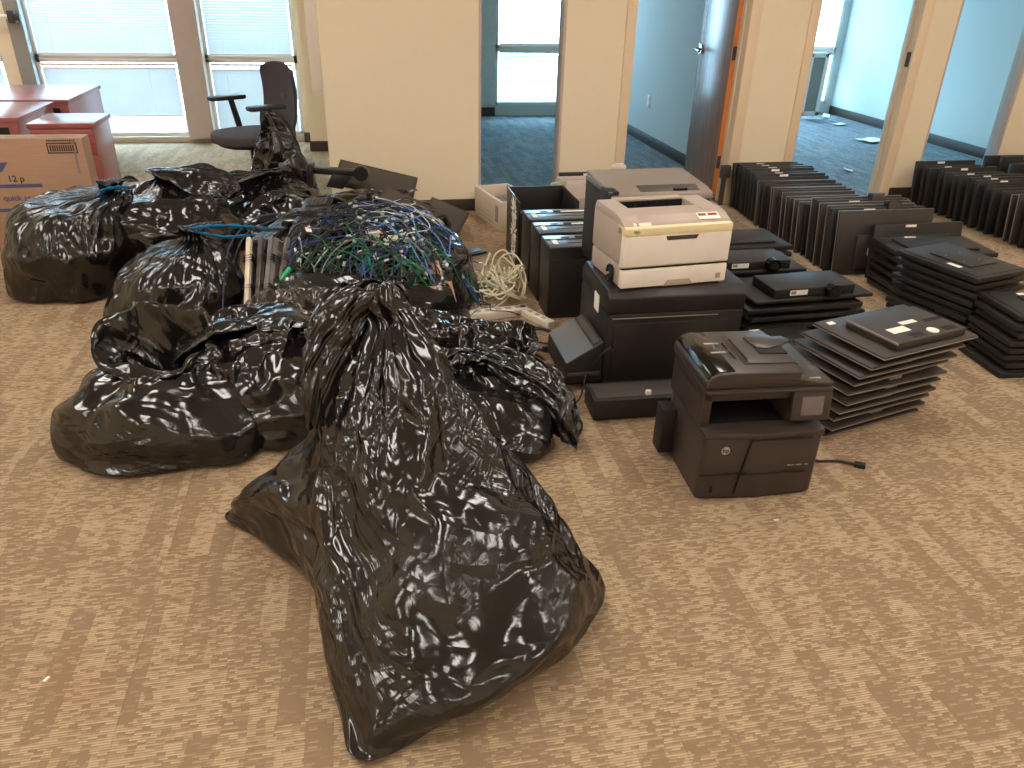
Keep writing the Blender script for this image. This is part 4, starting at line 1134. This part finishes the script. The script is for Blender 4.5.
def sack(cx, cy, rx, ry, h, knot, label, nu=110, seed=0, corners=(), top=None, rot=0, mat=None, grow=.05, fold=.012, fang=35, full=.9, amp=.07, lean=(0, 0), pl=.014, cnt=12, group='black garbage bags heaped on the carpet', nk=.045):
    kx, ky, kz = knot
    R = [ring(cx, cy, .005, rx, ry, rot, seed=seed, amp=amp, corners=corners)]
    c2 = tuple((a, s*.8, w) for a, s, w in corners); c3 = tuple((a, s*.35, w*1.3) for a, s, w in corners)
    for f, s_, cc in ((.18, 1.02, c2), (.45, full+.06, c3), (.72, full*.86, ())):
        g = f**1.3
        R.append(ring(cx+(kx-cx)*g*.45+lean[0]*f, cy+(ky-cy)*g*.45+lean[1]*f, h*f, rx*s_, ry*s_, rot, seed=seed+f, amp=amp, corners=cc))
    R.append(ring(cx+(kx-cx)*.66, cy+(ky-cy)*.66, h*.72+(kz-h*.72)*.55, rx*full*.55, ry*full*.55, rot, seed=seed, amp=amp))
    R.append(ring(kx, ky, kz-.02, nk, nk*.85, rot, seed=seed, amp=.15))
    n0 = len(R)-1
    R += top or [ring(kx, ky, kz+.02, .05, .035, rot, seed=seed+2, amp=.2), flat(kx+.03, ky-.01, kz+.05, .08, .02, rot+.3, seed+3), flat(kx+.07, ky-.03, kz+.055, .09, .015, rot+.5, seed+4)]
    m = len(R)
    return bag('garbage_bag', R, label, mat or M['bag'], nu, pleat=[(n0, 1.3, pl, cnt), (n0-1.5, 1.3, pl*.8, cnt), (n0+2, 1, .008, 6)], weights=[(0, .6), (1, .3), (2, .22), (n0-1, .25), (n0, 1 if nk < .1 else .45), (n0+1, .6), (m-1, .18)], grow=grow, seed=seed, fold=fold, fang=fang, group=group)
# 2. front left bag with a wide open mouth
sack(-.74, 2.52, .32, .27, .30, (-.70, 2.58, .30), 'black garbage bag at the left front with its mouth folded wide open', 130, 12, corners=((198, .14, 16), (-38, .30, 18)), full=.94,
     top=[ring(-.73, 2.58, .325, .18, .13, -.05, .05, .45, seed=1, amp=.15), ring(-.73, 2.59, .36, .19, .125, -.05, .0, .65, seed=2, amp=.2), ring(-.73, 2.595, .365, .175, .11, -.05, .0, .65, seed=2, amp=.2), ring(-.73, 2.585, .30, .15, .10, -.05, .0, .4, seed=2, amp=.2), ring(-.73, 2.57, .22, .12, .09, 0, 0, .2, seed=5, amp=.2), ring(-.73, 2.57, .14, .06, .05, 0, 0, 0, seed=5, amp=.2)], nk=.17, pl=.016, cnt=7, fang=20)
# 3. bag between it and the large one, its top folded over to the left
sack(-.30, 2.60, .25, .26, .34, (-.30, 2.66, .33), 'black garbage bag squeezed between the open-mouthed bag and the largest one', 120, 23, corners=((-90, .05, 30),), full=.95,
     top=[ring(-.33, 2.68, .36, .11, .10, 0, seed=8, amp=.15), flat(-.40, 2.71, .365, .12, .045, 1.1, 4), flat(-.50, 2.70, .36, .14, .04, 1.25, 5), flat(-.60, 2.68, .315, .15, .032, 1.35, 6), flat(-.66, 2.655, .27, .13, .02, 1.4, 7)], pl=.016, cnt=9, fang=-30)
film([[(-.26, 2.74, .33), (-.36, 2.76, .36), (-.47, 2.77, .375), (-.58, 2.74, .36), (-.68, 2.70, .33)],
      [(-.27, 2.63, .36), (-.36, 2.64, .365), (-.47, 2.65, .37), (-.58, 2.63, .345), (-.67, 2.60, .30)],
      [(-.30, 2.52, .31), (-.37, 2.52, .30), (-.46, 2.51, .29), (-.55, 2.51, .27), (-.62, 2.52, .26)],
      [(-.33, 2.47, .22), (-.38, 2.46, .20), (-.45, 2.44, .185), (-.51, 2.45, .19), (-.56, 2.48, .22)],
      [(-.35, 2.50, .18), (-.39, 2.49, .165), (-.44, 2.48, .16), (-.49, 2.49, .17), (-.53, 2.51, .20)]],
     'glossy black liner flap folded down between the open-mouthed bag and the largest bag', M['bag'], 60, 70, 21, fold=.010)
# 4. bag tied with the blue ribbon
sack(-.88, 3.63, .29, .28, .36, (-.79, 3.72, .375), 'black garbage bag tied with a long blue ribbon, middle of the left heap', 130, 31, mat=M['bagtied'], corners=((220, .26, 14), (-30, .08, 25)), full=.95, pl=.015, cnt=15, fang=60)
# 5. far left bag beside the carton
sack(-1.50, 4.22, .30, .36, .56, (-1.26, 4.27, .47), 'black garbage bag at the far left leaning against the cardboard carton', 130, 43, mat=M['bagtied'], corners=((235, .16, 16), (-55, .18, 16), (150, .12, 25)), full=1.02, pl=.015, cnt=15, fang=55, amp=.05)
# 6. bag behind the ribbon bag
sack(-1.04, 4.36, .34, .36, .50, (-1.02, 4.45, .50), 'black garbage bag bulging up behind the one with the long blue ribbon', 120, 55, full=1.0, pl=.014, amp=.12, fang=10, fold=.02,
     top=[flat(-1.02, 4.45, .51, .10, .05, .2, 2), flat(-.94, 4.42, .525, .15, .04, .4, 3), flat(-.84, 4.38, .49, .16, .03, .5, 4), flat(-.74, 4.34, .43, .13, .02, .6, 5)])
# 7. bags of the rear heap
sack(-.56, 4.95, .36, .32, .34, (-.52, 4.96, .36), 'crumpled black garbage bag low in the rear heap before the swivel chair', 120, 61, full=.95, amp=.14, fold=.017, fang=-20,
     top=[flat(-.52, 4.96, .38, .12, .05, .2, 2), flat(-.60, 4.90, .40, .18, .04, .4, 3), flat(-.70, 4.84, .36, .18, .03, .6, 4), flat(-.78, 4.78, .28, .12, .02, .7, 5)])
bag('garbage_bag', [ring(-.52, 5.36, .005, .20, .18, seed=7, amp=.15), ring(-.51, 5.36, .15, .21, .18, seed=7.5, amp=.15), ring(-.51, 5.35, .32, .18, .15, seed=8, amp=.15), ring(-.50, 5.33, .46, .13, .10, .2, seed=9, amp=.2),
      flat(-.51, 5.32, .56, .095, .05, .3, 3), flat(-.53, 5.31, .64, .065, .035, .4, 4), flat(-.55, 5.30, .69, .035, .02, .5, 5)],
    'black liner standing up to a peak in front of the swivel chair', M['bag'], 90, pleat=[(5, 2, .012, 7)], grow=.09, seed=71, fold=.02, fang=70, weights=[(0, .6), (2, .3), (6, .5)], group='black garbage bags heaped on the carpet')
sack(-.16, 4.50, .33, .34, .30, (-.12, 4.52, .32), 'crumpled brown-sheened garbage bag behind the cable heap', 120, 77, full=.95, amp=.16, fold=.018, fang=15,
     top=[flat(-.12, 4.52, .34, .12, .05, .2, 2), flat(-.04, 4.48, .36, .16, .04, .4, 3), flat(.06, 4.44, .33, .15, .03, .5, 4), flat(.12, 4.40, .27, .10, .02, .6, 5)])
sack(.20, 4.72, .34, .26, .24, (.20, 4.74, .26), 'low black garbage bag at the foot of the long cream wall', 110, 83, full=.95, amp=.12, fold=.016, fang=-15)
# 10. wide open liner that holds the cable heap
bag('open_garbage_bag', [ring(.02, 3.66, .005, .52, .50, seed=3, amp=.05), ring(.02, 3.66, .09, .545, .52, seed=3, amp=.05), ring(.02, 3.68, .20, .52, .49, seed=3.3, amp=.07),
      ring(.04, 3.72, .27, .46, .42, seed=3.6, amp=.06), ring(.05, 3.76, .33, .36, .32, seed=4, amp=.05), ring(.06, 3.78, .37, .20, .17, seed=4, amp=.05), ring(.06, 3.78, .38, .03, .03, seed=4, amp=.05)],
    'wide black liner under the tangled heap of cables', M['bag'], 130, grow=.06, seed=91, fold=.018, fang=25, weights=[(0, .7), (3, .5), (6, .8)])
film([[(-.56, 3.10, .15), (-.50, 3.13, .26), (-.42, 3.14, .30), (-.32, 3.12, .31), (-.22, 3.10, .315), (-.08, 3.09, .28), (.02, 3.08, .25)],
      [(-.55, 3.02, .12), (-.48, 3.05, .22), (-.40, 3.04, .25), (-.30, 3.03, .27), (-.20, 3.01, .265), (-.08, 3.01, .24), (.02, 3.0, .20)],
      [(-.52, 2.96, .06), (-.46, 2.96, .14), (-.38, 2.95, .16), (-.28, 2.94, .17), (-.18, 2.94, .165), (-.07, 2.95, .15), (.02, 2.94, .12)],
      [(-.50, 2.92, .02), (-.44, 2.92, .04), (-.36, 2.90, .05), (-.26, 2.90, .05), (-.17, 2.90, .05), (-.07, 2.91, .05), (.02, 2.92, .03)]],
     'thin brownish liner edge rising in front of the keyboards', M['bagthin'], 60, 90, 5)
film([[(.05, 3.08, .22), (.18, 3.06, .225), (.32, 3.06, .20), (.46, 3.04, .17), (.60, 3.02, .155), (.71, 3.0, .13)],
      [(.07, 2.98, .22), (.20, 2.95, .215), (.33, 2.94, .19), (.47, 2.93, .165), (.60, 2.91, .13), (.70, 2.93, .09)],
      [(.10, 2.87, .15), (.22, 2.85, .16), (.35, 2.84, .13), (.47, 2.84, .10), (.57, 2.84, .07), (.66, 2.87, .04)],
      [(.12, 2.83, .03), (.24, 2.82, .03), (.36, 2.80, .03), (.46, 2.80, .02), (.55, 2.81, .015), (.62, 2.84, .01)]],
     'wide black liner flap lying before the white cable and power strip', M['bag'], 60, 90, 8)
sack(.40, 2.42, .24, .30, .20, (.36, 2.52, .21), 'black garbage bag lying behind the largest one on its far side', 110, 95, full=.95, corners=((-50, .1, 25),), amp=.1, fold=.02, fang=-30,
     top=[flat(.37, 2.54, .23, .12, .05, .3, 2), flat(.46, 2.50, .24, .17, .035, -.5, 3), flat(.55, 2.40, .195, .16, .03, -.8, 4), flat(.615, 2.30, .12, .13, .025, -1.0, 5), flat(.645, 2.22, .045, .07, .015, -1.1, 6)])
settle()
for o_, g_, s_ in bag_jobs: pass
# blue drawstrings
def ribbon(name, pts, w, label, up=(0, 0, 1)):
    P = np.array(pts, dtype=float); t = np.linspace(0, len(P)-1-1e-6, 60); C = cr(P, t, False)
    bm = bmesh.new(); pr_ = None; c0 = Vector(C.mean(0))
    for i in range(60):
        d = Vector(C[min(59, i+1)]-C[max(0, i-1)]).normalized(); tw = i*.05+.3
        s_ = d.cross(Vector(up)).normalized(); s_ = (s_*math.cos(math.sin(tw)*.9)+Vector(up)*math.sin(math.sin(tw)*.9)).normalized()
        ww = w*(.75+.25*math.sin(i*.7))
        a = bm.verts.new(Vector(C[i])-c0+s_*ww/2); b = bm.verts.new(Vector(C[i])-c0-s_*ww/2)
        if pr_: bm.faces.new((pr_[0], pr_[1], b, a))
        pr_ = (a, b)
    me = bpy.data.meshes.new(name); bm.to_mesh(me); bm.free()
    o = link(name, me, M['ribbon'], loc=c0)
    md = o.modifiers.new('thick', 'SOLIDIFY'); md.thickness = .0012
    return tag(o, label, 'ribbon', 'blue drawstrings of the garbage bags')
M['ribbon'] = plain('blue_drawstring_plastic', sr(30, 150, 215), .35)
ribbon('blue_drawstring', [(-.80, 3.70, .40), (-.74, 3.68, .415), (-.64, 3.72, .41), (-.54, 3.76, .39), (-.46, 3.78, .375), (-.44, 3.80, .37)], .032, 'upper blue ribbon trailing from the tied bag towards the cable heap')
ribbon('blue_drawstring', [(-.80, 3.69, .40), (-.72, 3.64, .40), (-.64, 3.63, .385), (-.58, 3.66, .375), (-.50, 3.70, .37), (-.45, 3.75, .365)], .032, 'lower blue ribbon trailing from the tied bag towards the cable heap')
ribbon('blue_drawstring', [(-.80, 3.70, .40), (-.76, 3.66, .42), (-.70, 3.67, .425), (-.71, 3.71, .41), (-.77, 3.72, .40)], .03, 'short blue ribbon loop at the knot of the tied bag')
ribbon('blue_drawstring', [(-1.31, 4.22, .44), (-1.27, 4.21, .475), (-1.21, 4.23, .48), (-1.18, 4.27, .47), (-1.23, 4.30, .465)], .030, 'short blue ribbon at the knot of the far left bag')
# ------------------------------------------------------------------ cables, keyboards and loose parts around the heap
def mound(x, y):
    r = math.hypot((x-.04)/.50, (y-3.70)/.47)
    return .40*max(0, 1-r**2.6)**.55 if r < 1 else 0
CC = {'black': plain('black_cable_sheath', sr(28, 27, 28), .45), 'blue': plain('blue_cable_sheath', sr(52, 78, 150), .45), 'navy': plain('navy_cable_sheath', sr(36, 46, 86), .45),
      'green': plain('green_cable_sheath', sr(22, 118, 72), .45), 'grey': plain('grey_cable_sheath', sr(120, 118, 118), .5), 'sky': plain('light_blue_cable_sheath', sr(96, 132, 196), .45), 'white': plain('pale_cable_sheath', sr(200, 200, 196), .5), 'cream': plain('cream_cable_sheath', sr(224, 216, 186), .5)}
PL = {'clear': plain('clear_plug', sr(200, 200, 196), .25), 'blackp': M['black'], 'whitep': M['white'], 'greenp': plain('green_plug', sr(30, 165, 100), .4)}
def cable(P, r, col, label, group, plug='clear', ps=(.022, .011, .008), n=6, cat='cable', samples=None, name='cable'):
    P = np.array(P, dtype=float); m = samples or max(16, len(P)*5)
    C = cr(P, np.linspace(0, len(P)-1-1e-6, m), False)
    C[:, 2] = np.maximum(C[:, 2], r+.001)
    c0 = Vector(C[0])
    o = MB().tube([Vector(p)-c0 for p in C], r, n).build(name, CC[col], loc=c0)
    tag(o, label, cat, group)
    for a, b in (((0, 1)), ((-1, -2))):
        d = (Vector(C[a])-Vector(C[b])).normalized()
        q_ = d.to_track_quat('X', 'Z')
        if plug: MB().box((0, -ps[1]/2, -ps[2]/2), (ps[0], ps[1]/2, ps[2]/2), .001, Matrix.Translation(Vector(C[a])-c0) @ q_.to_matrix().to_4x4()).build('plug', PL[plug], o, False)
    return o
q = random.Random(17)
names = {'black': 'black cable', 'blue': 'blue network cable', 'navy': 'navy blue cable', 'green': 'green network cable', 'grey': 'grey cable', 'sky': 'light blue network cable', 'white': 'thin white cable'}
def tangle(n, cols, cx, cy, sx, sy, zofs, seg, step, group, rad):
    for i in range(n):
        col = q.choice(cols)
        gx, gy = cx, cy
        if col == 'green': gx, gy = cx+.17, cy-.20
        if col in ('blue', 'navy'): gx, gy = cx+.06, cy+.10
        x, y = q.gauss(gx, sx), q.gauss(gy, sy)
        a = q.uniform(0, 2*PI); curl = q.uniform(-1.1, 1.1); P = []
        lay = q.uniform(0, 1)**1.3*.075
        for k in range(seg):
            rr = math.hypot((x-.04)/.52, (y-3.70)/.50)
            if rr > .92:
                a = math.atan2(3.70-y, .04-x)+q.uniform(-.9, .9)
            P.append((x, y, mound(x, y)+.012+lay*(.4+.6*noise.noise(Vector((x*6, y*6, i*.7))))*1.3+q.uniform(0, .012)+zofs))
            a += curl*.45+q.uniform(-.5, .5)
            if q.random() < .12: curl = q.uniform(-1.2, 1.2)
            x += math.cos(a)*step; y += math.sin(a)*step*.9
        cable(P, rad*q.uniform(.85, 1.2), col, names[col]+' tangled in the open heap of cables', group % names[col], 'clear' if col in ('blue', 'green', 'grey', 'navy', 'sky', 'white') else 'blackp', n=5)
tangle(38, ['black', 'black', 'black', 'navy'], .04, 3.62, .24, .22, .0, 15, .075, '%ss in the heap', .0028)
tangle(26, ['green'], .12, 3.62, .14, .12, .010, 13, .07, '%ss in the heap', .0028)
tangle(70, ['blue', 'navy', 'navy', 'black', 'black'], .06, 3.66, .21, .21, .014, 15, .075, '%ss in the heap', .0027)
tangle(12, ['grey'], -.02, 3.66, .22, .18, .02, 11, .07, '%ss in the heap', .0028)
tangle(40, ['black', 'black', 'black', 'navy'], .08, 3.58, .23, .20, .020, 14, .075, '%ss in the heap', .0028)
tangle(34, ['blue', 'sky', 'black', 'green', 'blue', 'white'], .07, 3.66, .19, .17, .026, 12, .075, '%ss in the heap', .0027)
tangle(22, ['black', 'black', 'grey', 'black'], -.24, 3.74, .10, .14, .05, 12, .06, '%ss in the heap', .003)
# strands that arch over the top and hang down the sides
for i in range(26):
    a = q.uniform(-.6, 3.8); x0, y0 = .06+q.gauss(0, .07), 3.78+q.gauss(0, .06)
    P = []
    for k in range(9):
        s = k/8; x = x0+math.cos(a)*s*.50; y = y0+math.sin(a)*s*.42-.10*s
        P.append((x+q.uniform(-.012, .012), y, mound(x, y)+.045+.05*math.sin(s*PI)*q.uniform(.3, 1.2)-.03*s))
    col = q.choice(['black', 'navy', 'blue', 'black', 'grey'])
    cable(P, .0032, col, names[col]+' arching over the top of the cable heap', names[col]+'s arching over the heap', 'clear', n=5)
# bundles: a white adapter, cardboard scraps, small plugs
def adapter(x, y, z, rz, label, m='white', s=(.075, .045, .03)):
    r = thing('power_adapter', label, 'adapter', (x, y, z), (q.uniform(-.3, .3), q.uniform(-.3, .3), rz))
    MB().box((-s[0]/2, -s[1]/2, 0), (s[0]/2, s[1]/2, s[2]), .004).build('housing', M[m], r)
    MB().box((-s[0]*.3, -s[1]*.3, s[2]), (s[0]*.2, s[1]*.3, s[2]+.0008)).build('rating_label', M['sticker'] if m != 'white' else M['taupe'], r)
    MB().tube([(s[0]/2, 0, s[2]/2), (s[0]/2+.02, 0, s[2]/2), (s[0]/2+.05, .015, s[2]*.4)], .003, 6).build('cord', CC['black' if m != 'white' else 'cream'], r)
adapter(.05, 3.50, .40, .1, 'white power adapter lying on top of the front of the cable heap')
adapter(.13, 3.47, .385, -.3, 'smaller white adapter next to the larger white one on the cable heap', 'white', (.05, .035, .025))
adapter(-.36, 3.92, .34, .8, 'black power adapter at the rear left of the cable heap', 'black')
adapter(-.26, 3.60, .39, 1.8, 'black power adapter near the keyboards on the cable heap', 'black')
adapter(.33, 3.50, .30, .5, 'black power adapter at the right of the cable heap', 'black')
adapter(-.30, 4.02, .33, .3, 'small white adapter at the rear of the cable heap', 'white', (.05, .04, .025))
for (x, y, z, w, d, rz, rx, lab) in ((.27, 3.37, 0.260, .14, .11, .2, .9, 'upper brown cardboard piece showing through the front of the cable heap'), (.24, 3.29, 0.175, .13, .10, -.1, 1.0, 'lower brown cardboard piece showing through the front of the cable heap'), (.35, 3.33, 0.175, .09, .10, .3, 1.0, 'narrow brown cardboard piece at the front right of the cable heap')):
    r = thing('cardboard_piece', lab, 'cardboard', (x, y, z), (rx, 0, rz))
    MB().box((-w/2, -d/2, 0), (w/2, d/2, .004), .001).build('board', M['cardboard'], r)
    MB().box((-w*.3, -.01, .004), (w*.3, .012, .0047)).build('tape', M['taupe'], r)
# keyboards side by side, wrapped in their cords
def keyboard(x, y, z, rot, m, keys, label, w=.44, d=.15, t=.022, cordc='black'):
    r = thing('keyboard', label, 'keyboard', (x, y, z), rot, 'keyboards beside the cable heap')
    MB().box((-w/2, -d/2, 0), (w/2, d/2, t), .005).build('housing', m, r)
    k = MB()
    for i in range(21):
        for j in range(5):
            if i in (14, 17): continue
            px, py = -w/2+.012+i*(w-.024)/21, -d/2+.012+j*(d-.03)/5
            k.box((px+.001, py+.001, t-.002), (px+(w-.024)/21-.002, py+(d-.03)/5-.003, t+.006))
    k.build('keys', M['darkgrey'] if m is not M['white'] else M['taupe'], r, False)
    b = MB()
    for cx in (-.10, -.085, .06, .075, .09):
        b.tube([(cx, -d/2-.004, t+.006), (cx+.004, -d/2-.006, -.004), (cx+.01, d/2+.006, -.004), (cx+.012, d/2+.004, t+.010), (cx+.006, 0, t+.011), (cx, -d/2-.004, t+.008)], .0028, 6)
    b.build('cord', CC[cordc], r)
    return r
M['kgrey'] = plain('keyboard_grey', sr(104, 98, 94), .5)
ax = math.radians(38)     # they lie on the slope of the liner
for i, (x, m, lab) in enumerate(((-.585, M['ivory'], 'white keyboard standing on edge, outermost beside the blue ribbon'), (-.535, M['darkgrey'], 'dark grey keyboard on edge next to the white one'), (-.495, M['kgrey'], 'grey keyboard on edge, second grey one from the white one'),
                                 (-.452, M['kgrey'], 'tilted grey keyboard with visible keys in the middle of the wrapped keyboards'), (-.402, M['kgrey'], 'tilted grey keyboard nearest the keyboards lying face up'))):
    # long axis along y and rising, thin edge towards the camera
    R_ = Matrix.Rotation(math.radians(90-2*i), 3, 'Z') @ Matrix.Rotation(math.radians(-30), 3, 'Y') @ Matrix.Rotation(math.radians(78 if i < 3 else 48), 3, 'X')
    keyboard(x+.06, 3.50, .20, R_.to_euler(), m, i > 2, lab)
for i, (x, y, z, rz, lab) in enumerate(((-.285, 3.56, .285, 86, 'black keyboard lying face up beside the keyboards on edge'), (-.27, 3.78, .365, 70, 'black keyboard lying face up higher on the cable heap'), (-.40, 3.96, .32, 60, 'black keyboard at the rear corner of the cable heap'))):
    R_ = Matrix.Rotation(math.radians(rz), 3, 'Z') @ Matrix.Rotation(math.radians(-24 if i < 2 else -8), 3, 'Y') @ Matrix.Rotation(math.radians(-10), 3, 'X')
    keyboard(x, y, z, R_.to_euler(), M['black'], True, lab)
# long black cord looping left of the keyboards
cable([(-.40, 3.95, .40), (-.52, 3.86, .40), (-.62, 3.70, .33), (-.645, 3.50, .20), (-.64, 3.36, .08), (-.60, 3.28, .01), (-.52, 3.22, .005)], .004, 'navy', 'long dark blue cable hanging down beside the white keyboard', None, 'clear', cat='cable')
cable([(-.30, 3.9, .42), (-.42, 3.8, .41), (-.55, 3.74, .36), (-.60, 3.6, .28)], .004, 'black', 'black cable bridging the keyboards below the blue ribbon', None, 'blackp')
o = cable([(-.62, 3.30, .10), (-.67, 3.22, .08), (-.74, 3.16, .004), (-.80, 3.10, .004)], .003, 'grey', 'thin grey cable curving onto the carpet beside the ribbon bag', None, None)
# green connector
tag(MB().box((-.02, -.009, -.007), (.02, .009, .007), .002).prism([(-.055, -.004), (-.02, -.007), (-.02, .007), (-.055, .004)], -.005, .005, 'z', .001).build('green_connector', PL['greenp'], loc=(-.335, 3.29, .325), rot=(0, -.5, .9)), 'green plug sticking out between the keyboards and the liner edge', 'plug')
# cream cables and power strip on the right of the heap
for i in range(9):
    x, y = .66+q.gauss(0, .05), 3.66+q.gauss(0, .08); a = q.uniform(0, 6.28); P = []
    cu = q.choice((-1, 1))*q.uniform(.5, .9)
    cx, cy = .68+q.uniform(-.06, .05), 3.68+q.uniform(-.14, .14); r0 = q.uniform(.05, .10)
    for k in range(14):
        t_ = a+k*cu
        P.append((cx+math.cos(t_)*r0*(1+.25*math.sin(k)), cy+math.sin(t_)*r0*1.4, .012+.11*q.random()**2+.01*i))
    cable(P, .0048, 'cream', 'cream cable coiled loosely between the cable heap and the black computers', 'cream cables right of the heap', 'whitep', n=7)
cable([(.60, 3.75, .06), (.68, 3.62, .05), (.76, 3.56, .04), (.80, 3.64, .10), (.795, 3.74, .14), (.77, 3.78, .12), (.755, 3.70, .07), (.70, 3.60, .03), (.62, 3.50, .02), (.575, 3.42, .02)], .005, 'cream', 'cream cable making a big open loop beside the black computers', None, 'whitep', n=7)
r = thing('power_strip', 'white power strip lying in front of the cream cables', 'power strip', (.63, 3.43, .0), math.radians(8))
MB().box((-.16, -.03, 0), (.14, .03, .04), .006).build('housing', M['white'], r)
f = MB()
for i in range(5): f.box((-.13+i*.052, -.014, .04), (-.10+i*.052, .014, .0408))
f.build('sockets', M['taupe'], r)
MB().box((.105, -.012, .04), (.13, .012, .044), .001).build('switch', M['ink'], r)
r = thing('power_strip', 'second white power strip pointing towards the black printer', 'power strip', (.79, 3.36, .0), math.radians(-62))
MB().box((-.14, -.022, 0), (.12, .022, .035), .005).build('housing', M['white'], r)
f = MB()
for i in range(4): f.box((-.10+i*.05, -.010, .035), (-.075+i*.05, .010, .0358))
f.build('sockets', M['taupe'], r)
# black cords on the carpet before the printers
for i, (P, lab) in enumerate((
    ([(.66, 3.22, .006), (.72, 3.12, .006), (.80, 3.08, .006), (.84, 3.16, .006), (.78, 3.24, .006), (.70, 3.18, .006), (.74, 3.02, .006), (.80, 2.98, .006)], 'black cord looping on the carpet beside the small black unit'),
    ([(.64, 3.10, .006), (.70, 3.00, .006), (.73, 2.90, .006), (.69, 2.82, .006), (.62, 2.90, .006), (.66, 2.99, .006), (.75, 3.02, .006)], 'black cord curled on the carpet behind the wide liner flap'),
    ([(.63, 2.97, .006), (.70, 2.90, .006), (.72, 2.78, .006), (.68, 2.66, .006), (.70, 2.57, .006), (.78, 2.53, .01), (.83, 2.60, .10), (.87, 2.59, .17), (.893, 2.585, .19)], 'black cord running from the carpet up to the large black printer'),
    ([(.60, 3.20, .006), (.68, 3.28, .006), (.78, 3.26, .006), (.84, 3.20, .006), (.86, 3.08, .006)], 'black cord straight behind the small black unit'),
    ([(.60, 2.80, .006), (.64, 2.76, .006), (.67, 2.70, .006)], 'short black cord end on the carpet beside the liner flap'))):
    cable(P, .0036, 'black', lab, None, 'blackp', (.03, .02, .016), cat='cord')
cable([(1.46, 2.05, .006), (1.50, 2.00, .006), (1.57, 1.99, .006), (1.62, 1.96, .006)], .0045, 'black', 'black power cord ending in a plug right of the multifunction printer', None, 'blackp', (.035, .024, .018), cat='cord')
cable([(.66, 3.12, .006), (.70, 3.17, .01), (.76, 3.20, .006)], .003, 'green', 'short green cable by the end of the white power strip', None, 'clear')
r = thing('cable_coil', 'black cord bunched at the side of the cream printer', 'cord', (.918, 2.66, .455), (0, 0, 0))
f = MB()
for k in range(5):
    f.tube([(-.006*math.cos(t_*.9+k)-.002, .022*math.cos(t_)+.02, .035*math.sin(t_)*(1-.1*k)+.025) for t_ in [2*PI*j/14 for j in range(14)]], .0035, 6)
f.build('coil', CC['black'], r)
# black panels and a bracket sticking out of the rear heap
def panel(name, x, y, z, w, d, t, rot, label, m='black', cat='panel'):
    r = thing(name, label, cat, (x, y, z), rot)
    MB().box((-w/2, -d/2, 0), (w/2, d/2, t), .004).build('board', M[m], r)
    MB().box((-w/2+.02, -d/2+.02, t), (w/2-.02, d/2-.02, t+.003), .001).build('inset', M['darkgrey'], r)
    MB().box((-w/2, -d/2-.002, t*.4), (w/2, -d/2+.001, t*.6)).build('edge_line', M['slot'], r)
panel('keyboard_tray', .10, 4.98, .30, .50, .22, .02, (.5, .22, -.15), 'long thin black panel leaning out of the rear heap against the cream wall', 'brownblack', 'tray')
panel('black_panel', .50, 4.72, .13, .26, .24, .022, (.35, .35, -.35), 'square black panel at the right end of the rear heap by the baseboard', 'brownblack')
panel('black_panel', .24, 4.34, .32, .30, .12, .018, (.4, .3, -.5), 'narrow black panel resting on the liner behind the cable heap', 'brownblack')
panel('black_panel', .62, 4.40, .005, .16, .12, .012, (0, 0, .5), 'small flat black panel lying on the carpet by the beige case', 'black')
r = thing('monitor_arm', 'black monitor arm bracket lying on the rear heap of bags', 'bracket', (-.14, 4.86, .36), (0, .06, -.12))
MB().box((-.14, -.03, .02), (.14, .03, .06), .008).build('arm', M['black'], r)
MB().box((-.17, -.05, -.06), (-.135, .05, .08), .006).build('end_plate', M['black'], r)
MB().cyl((.15, 0, .04), .045, .07, 'y', bev=.006).build('joint', M['black'], r)
MB().prism([(-.06, -.05), (.04, -.06), (.10, .02), (-.02, .03)], -.04, .03, 'y', .006).build('clamp', M['black'], r)
# @@END
vs = SC.view_settings
vs.view_transform = 'Standard'; vs.look = 'None'; vs.gamma = 1; vs.use_curve_mapping = False; vs.exposure = 0.0
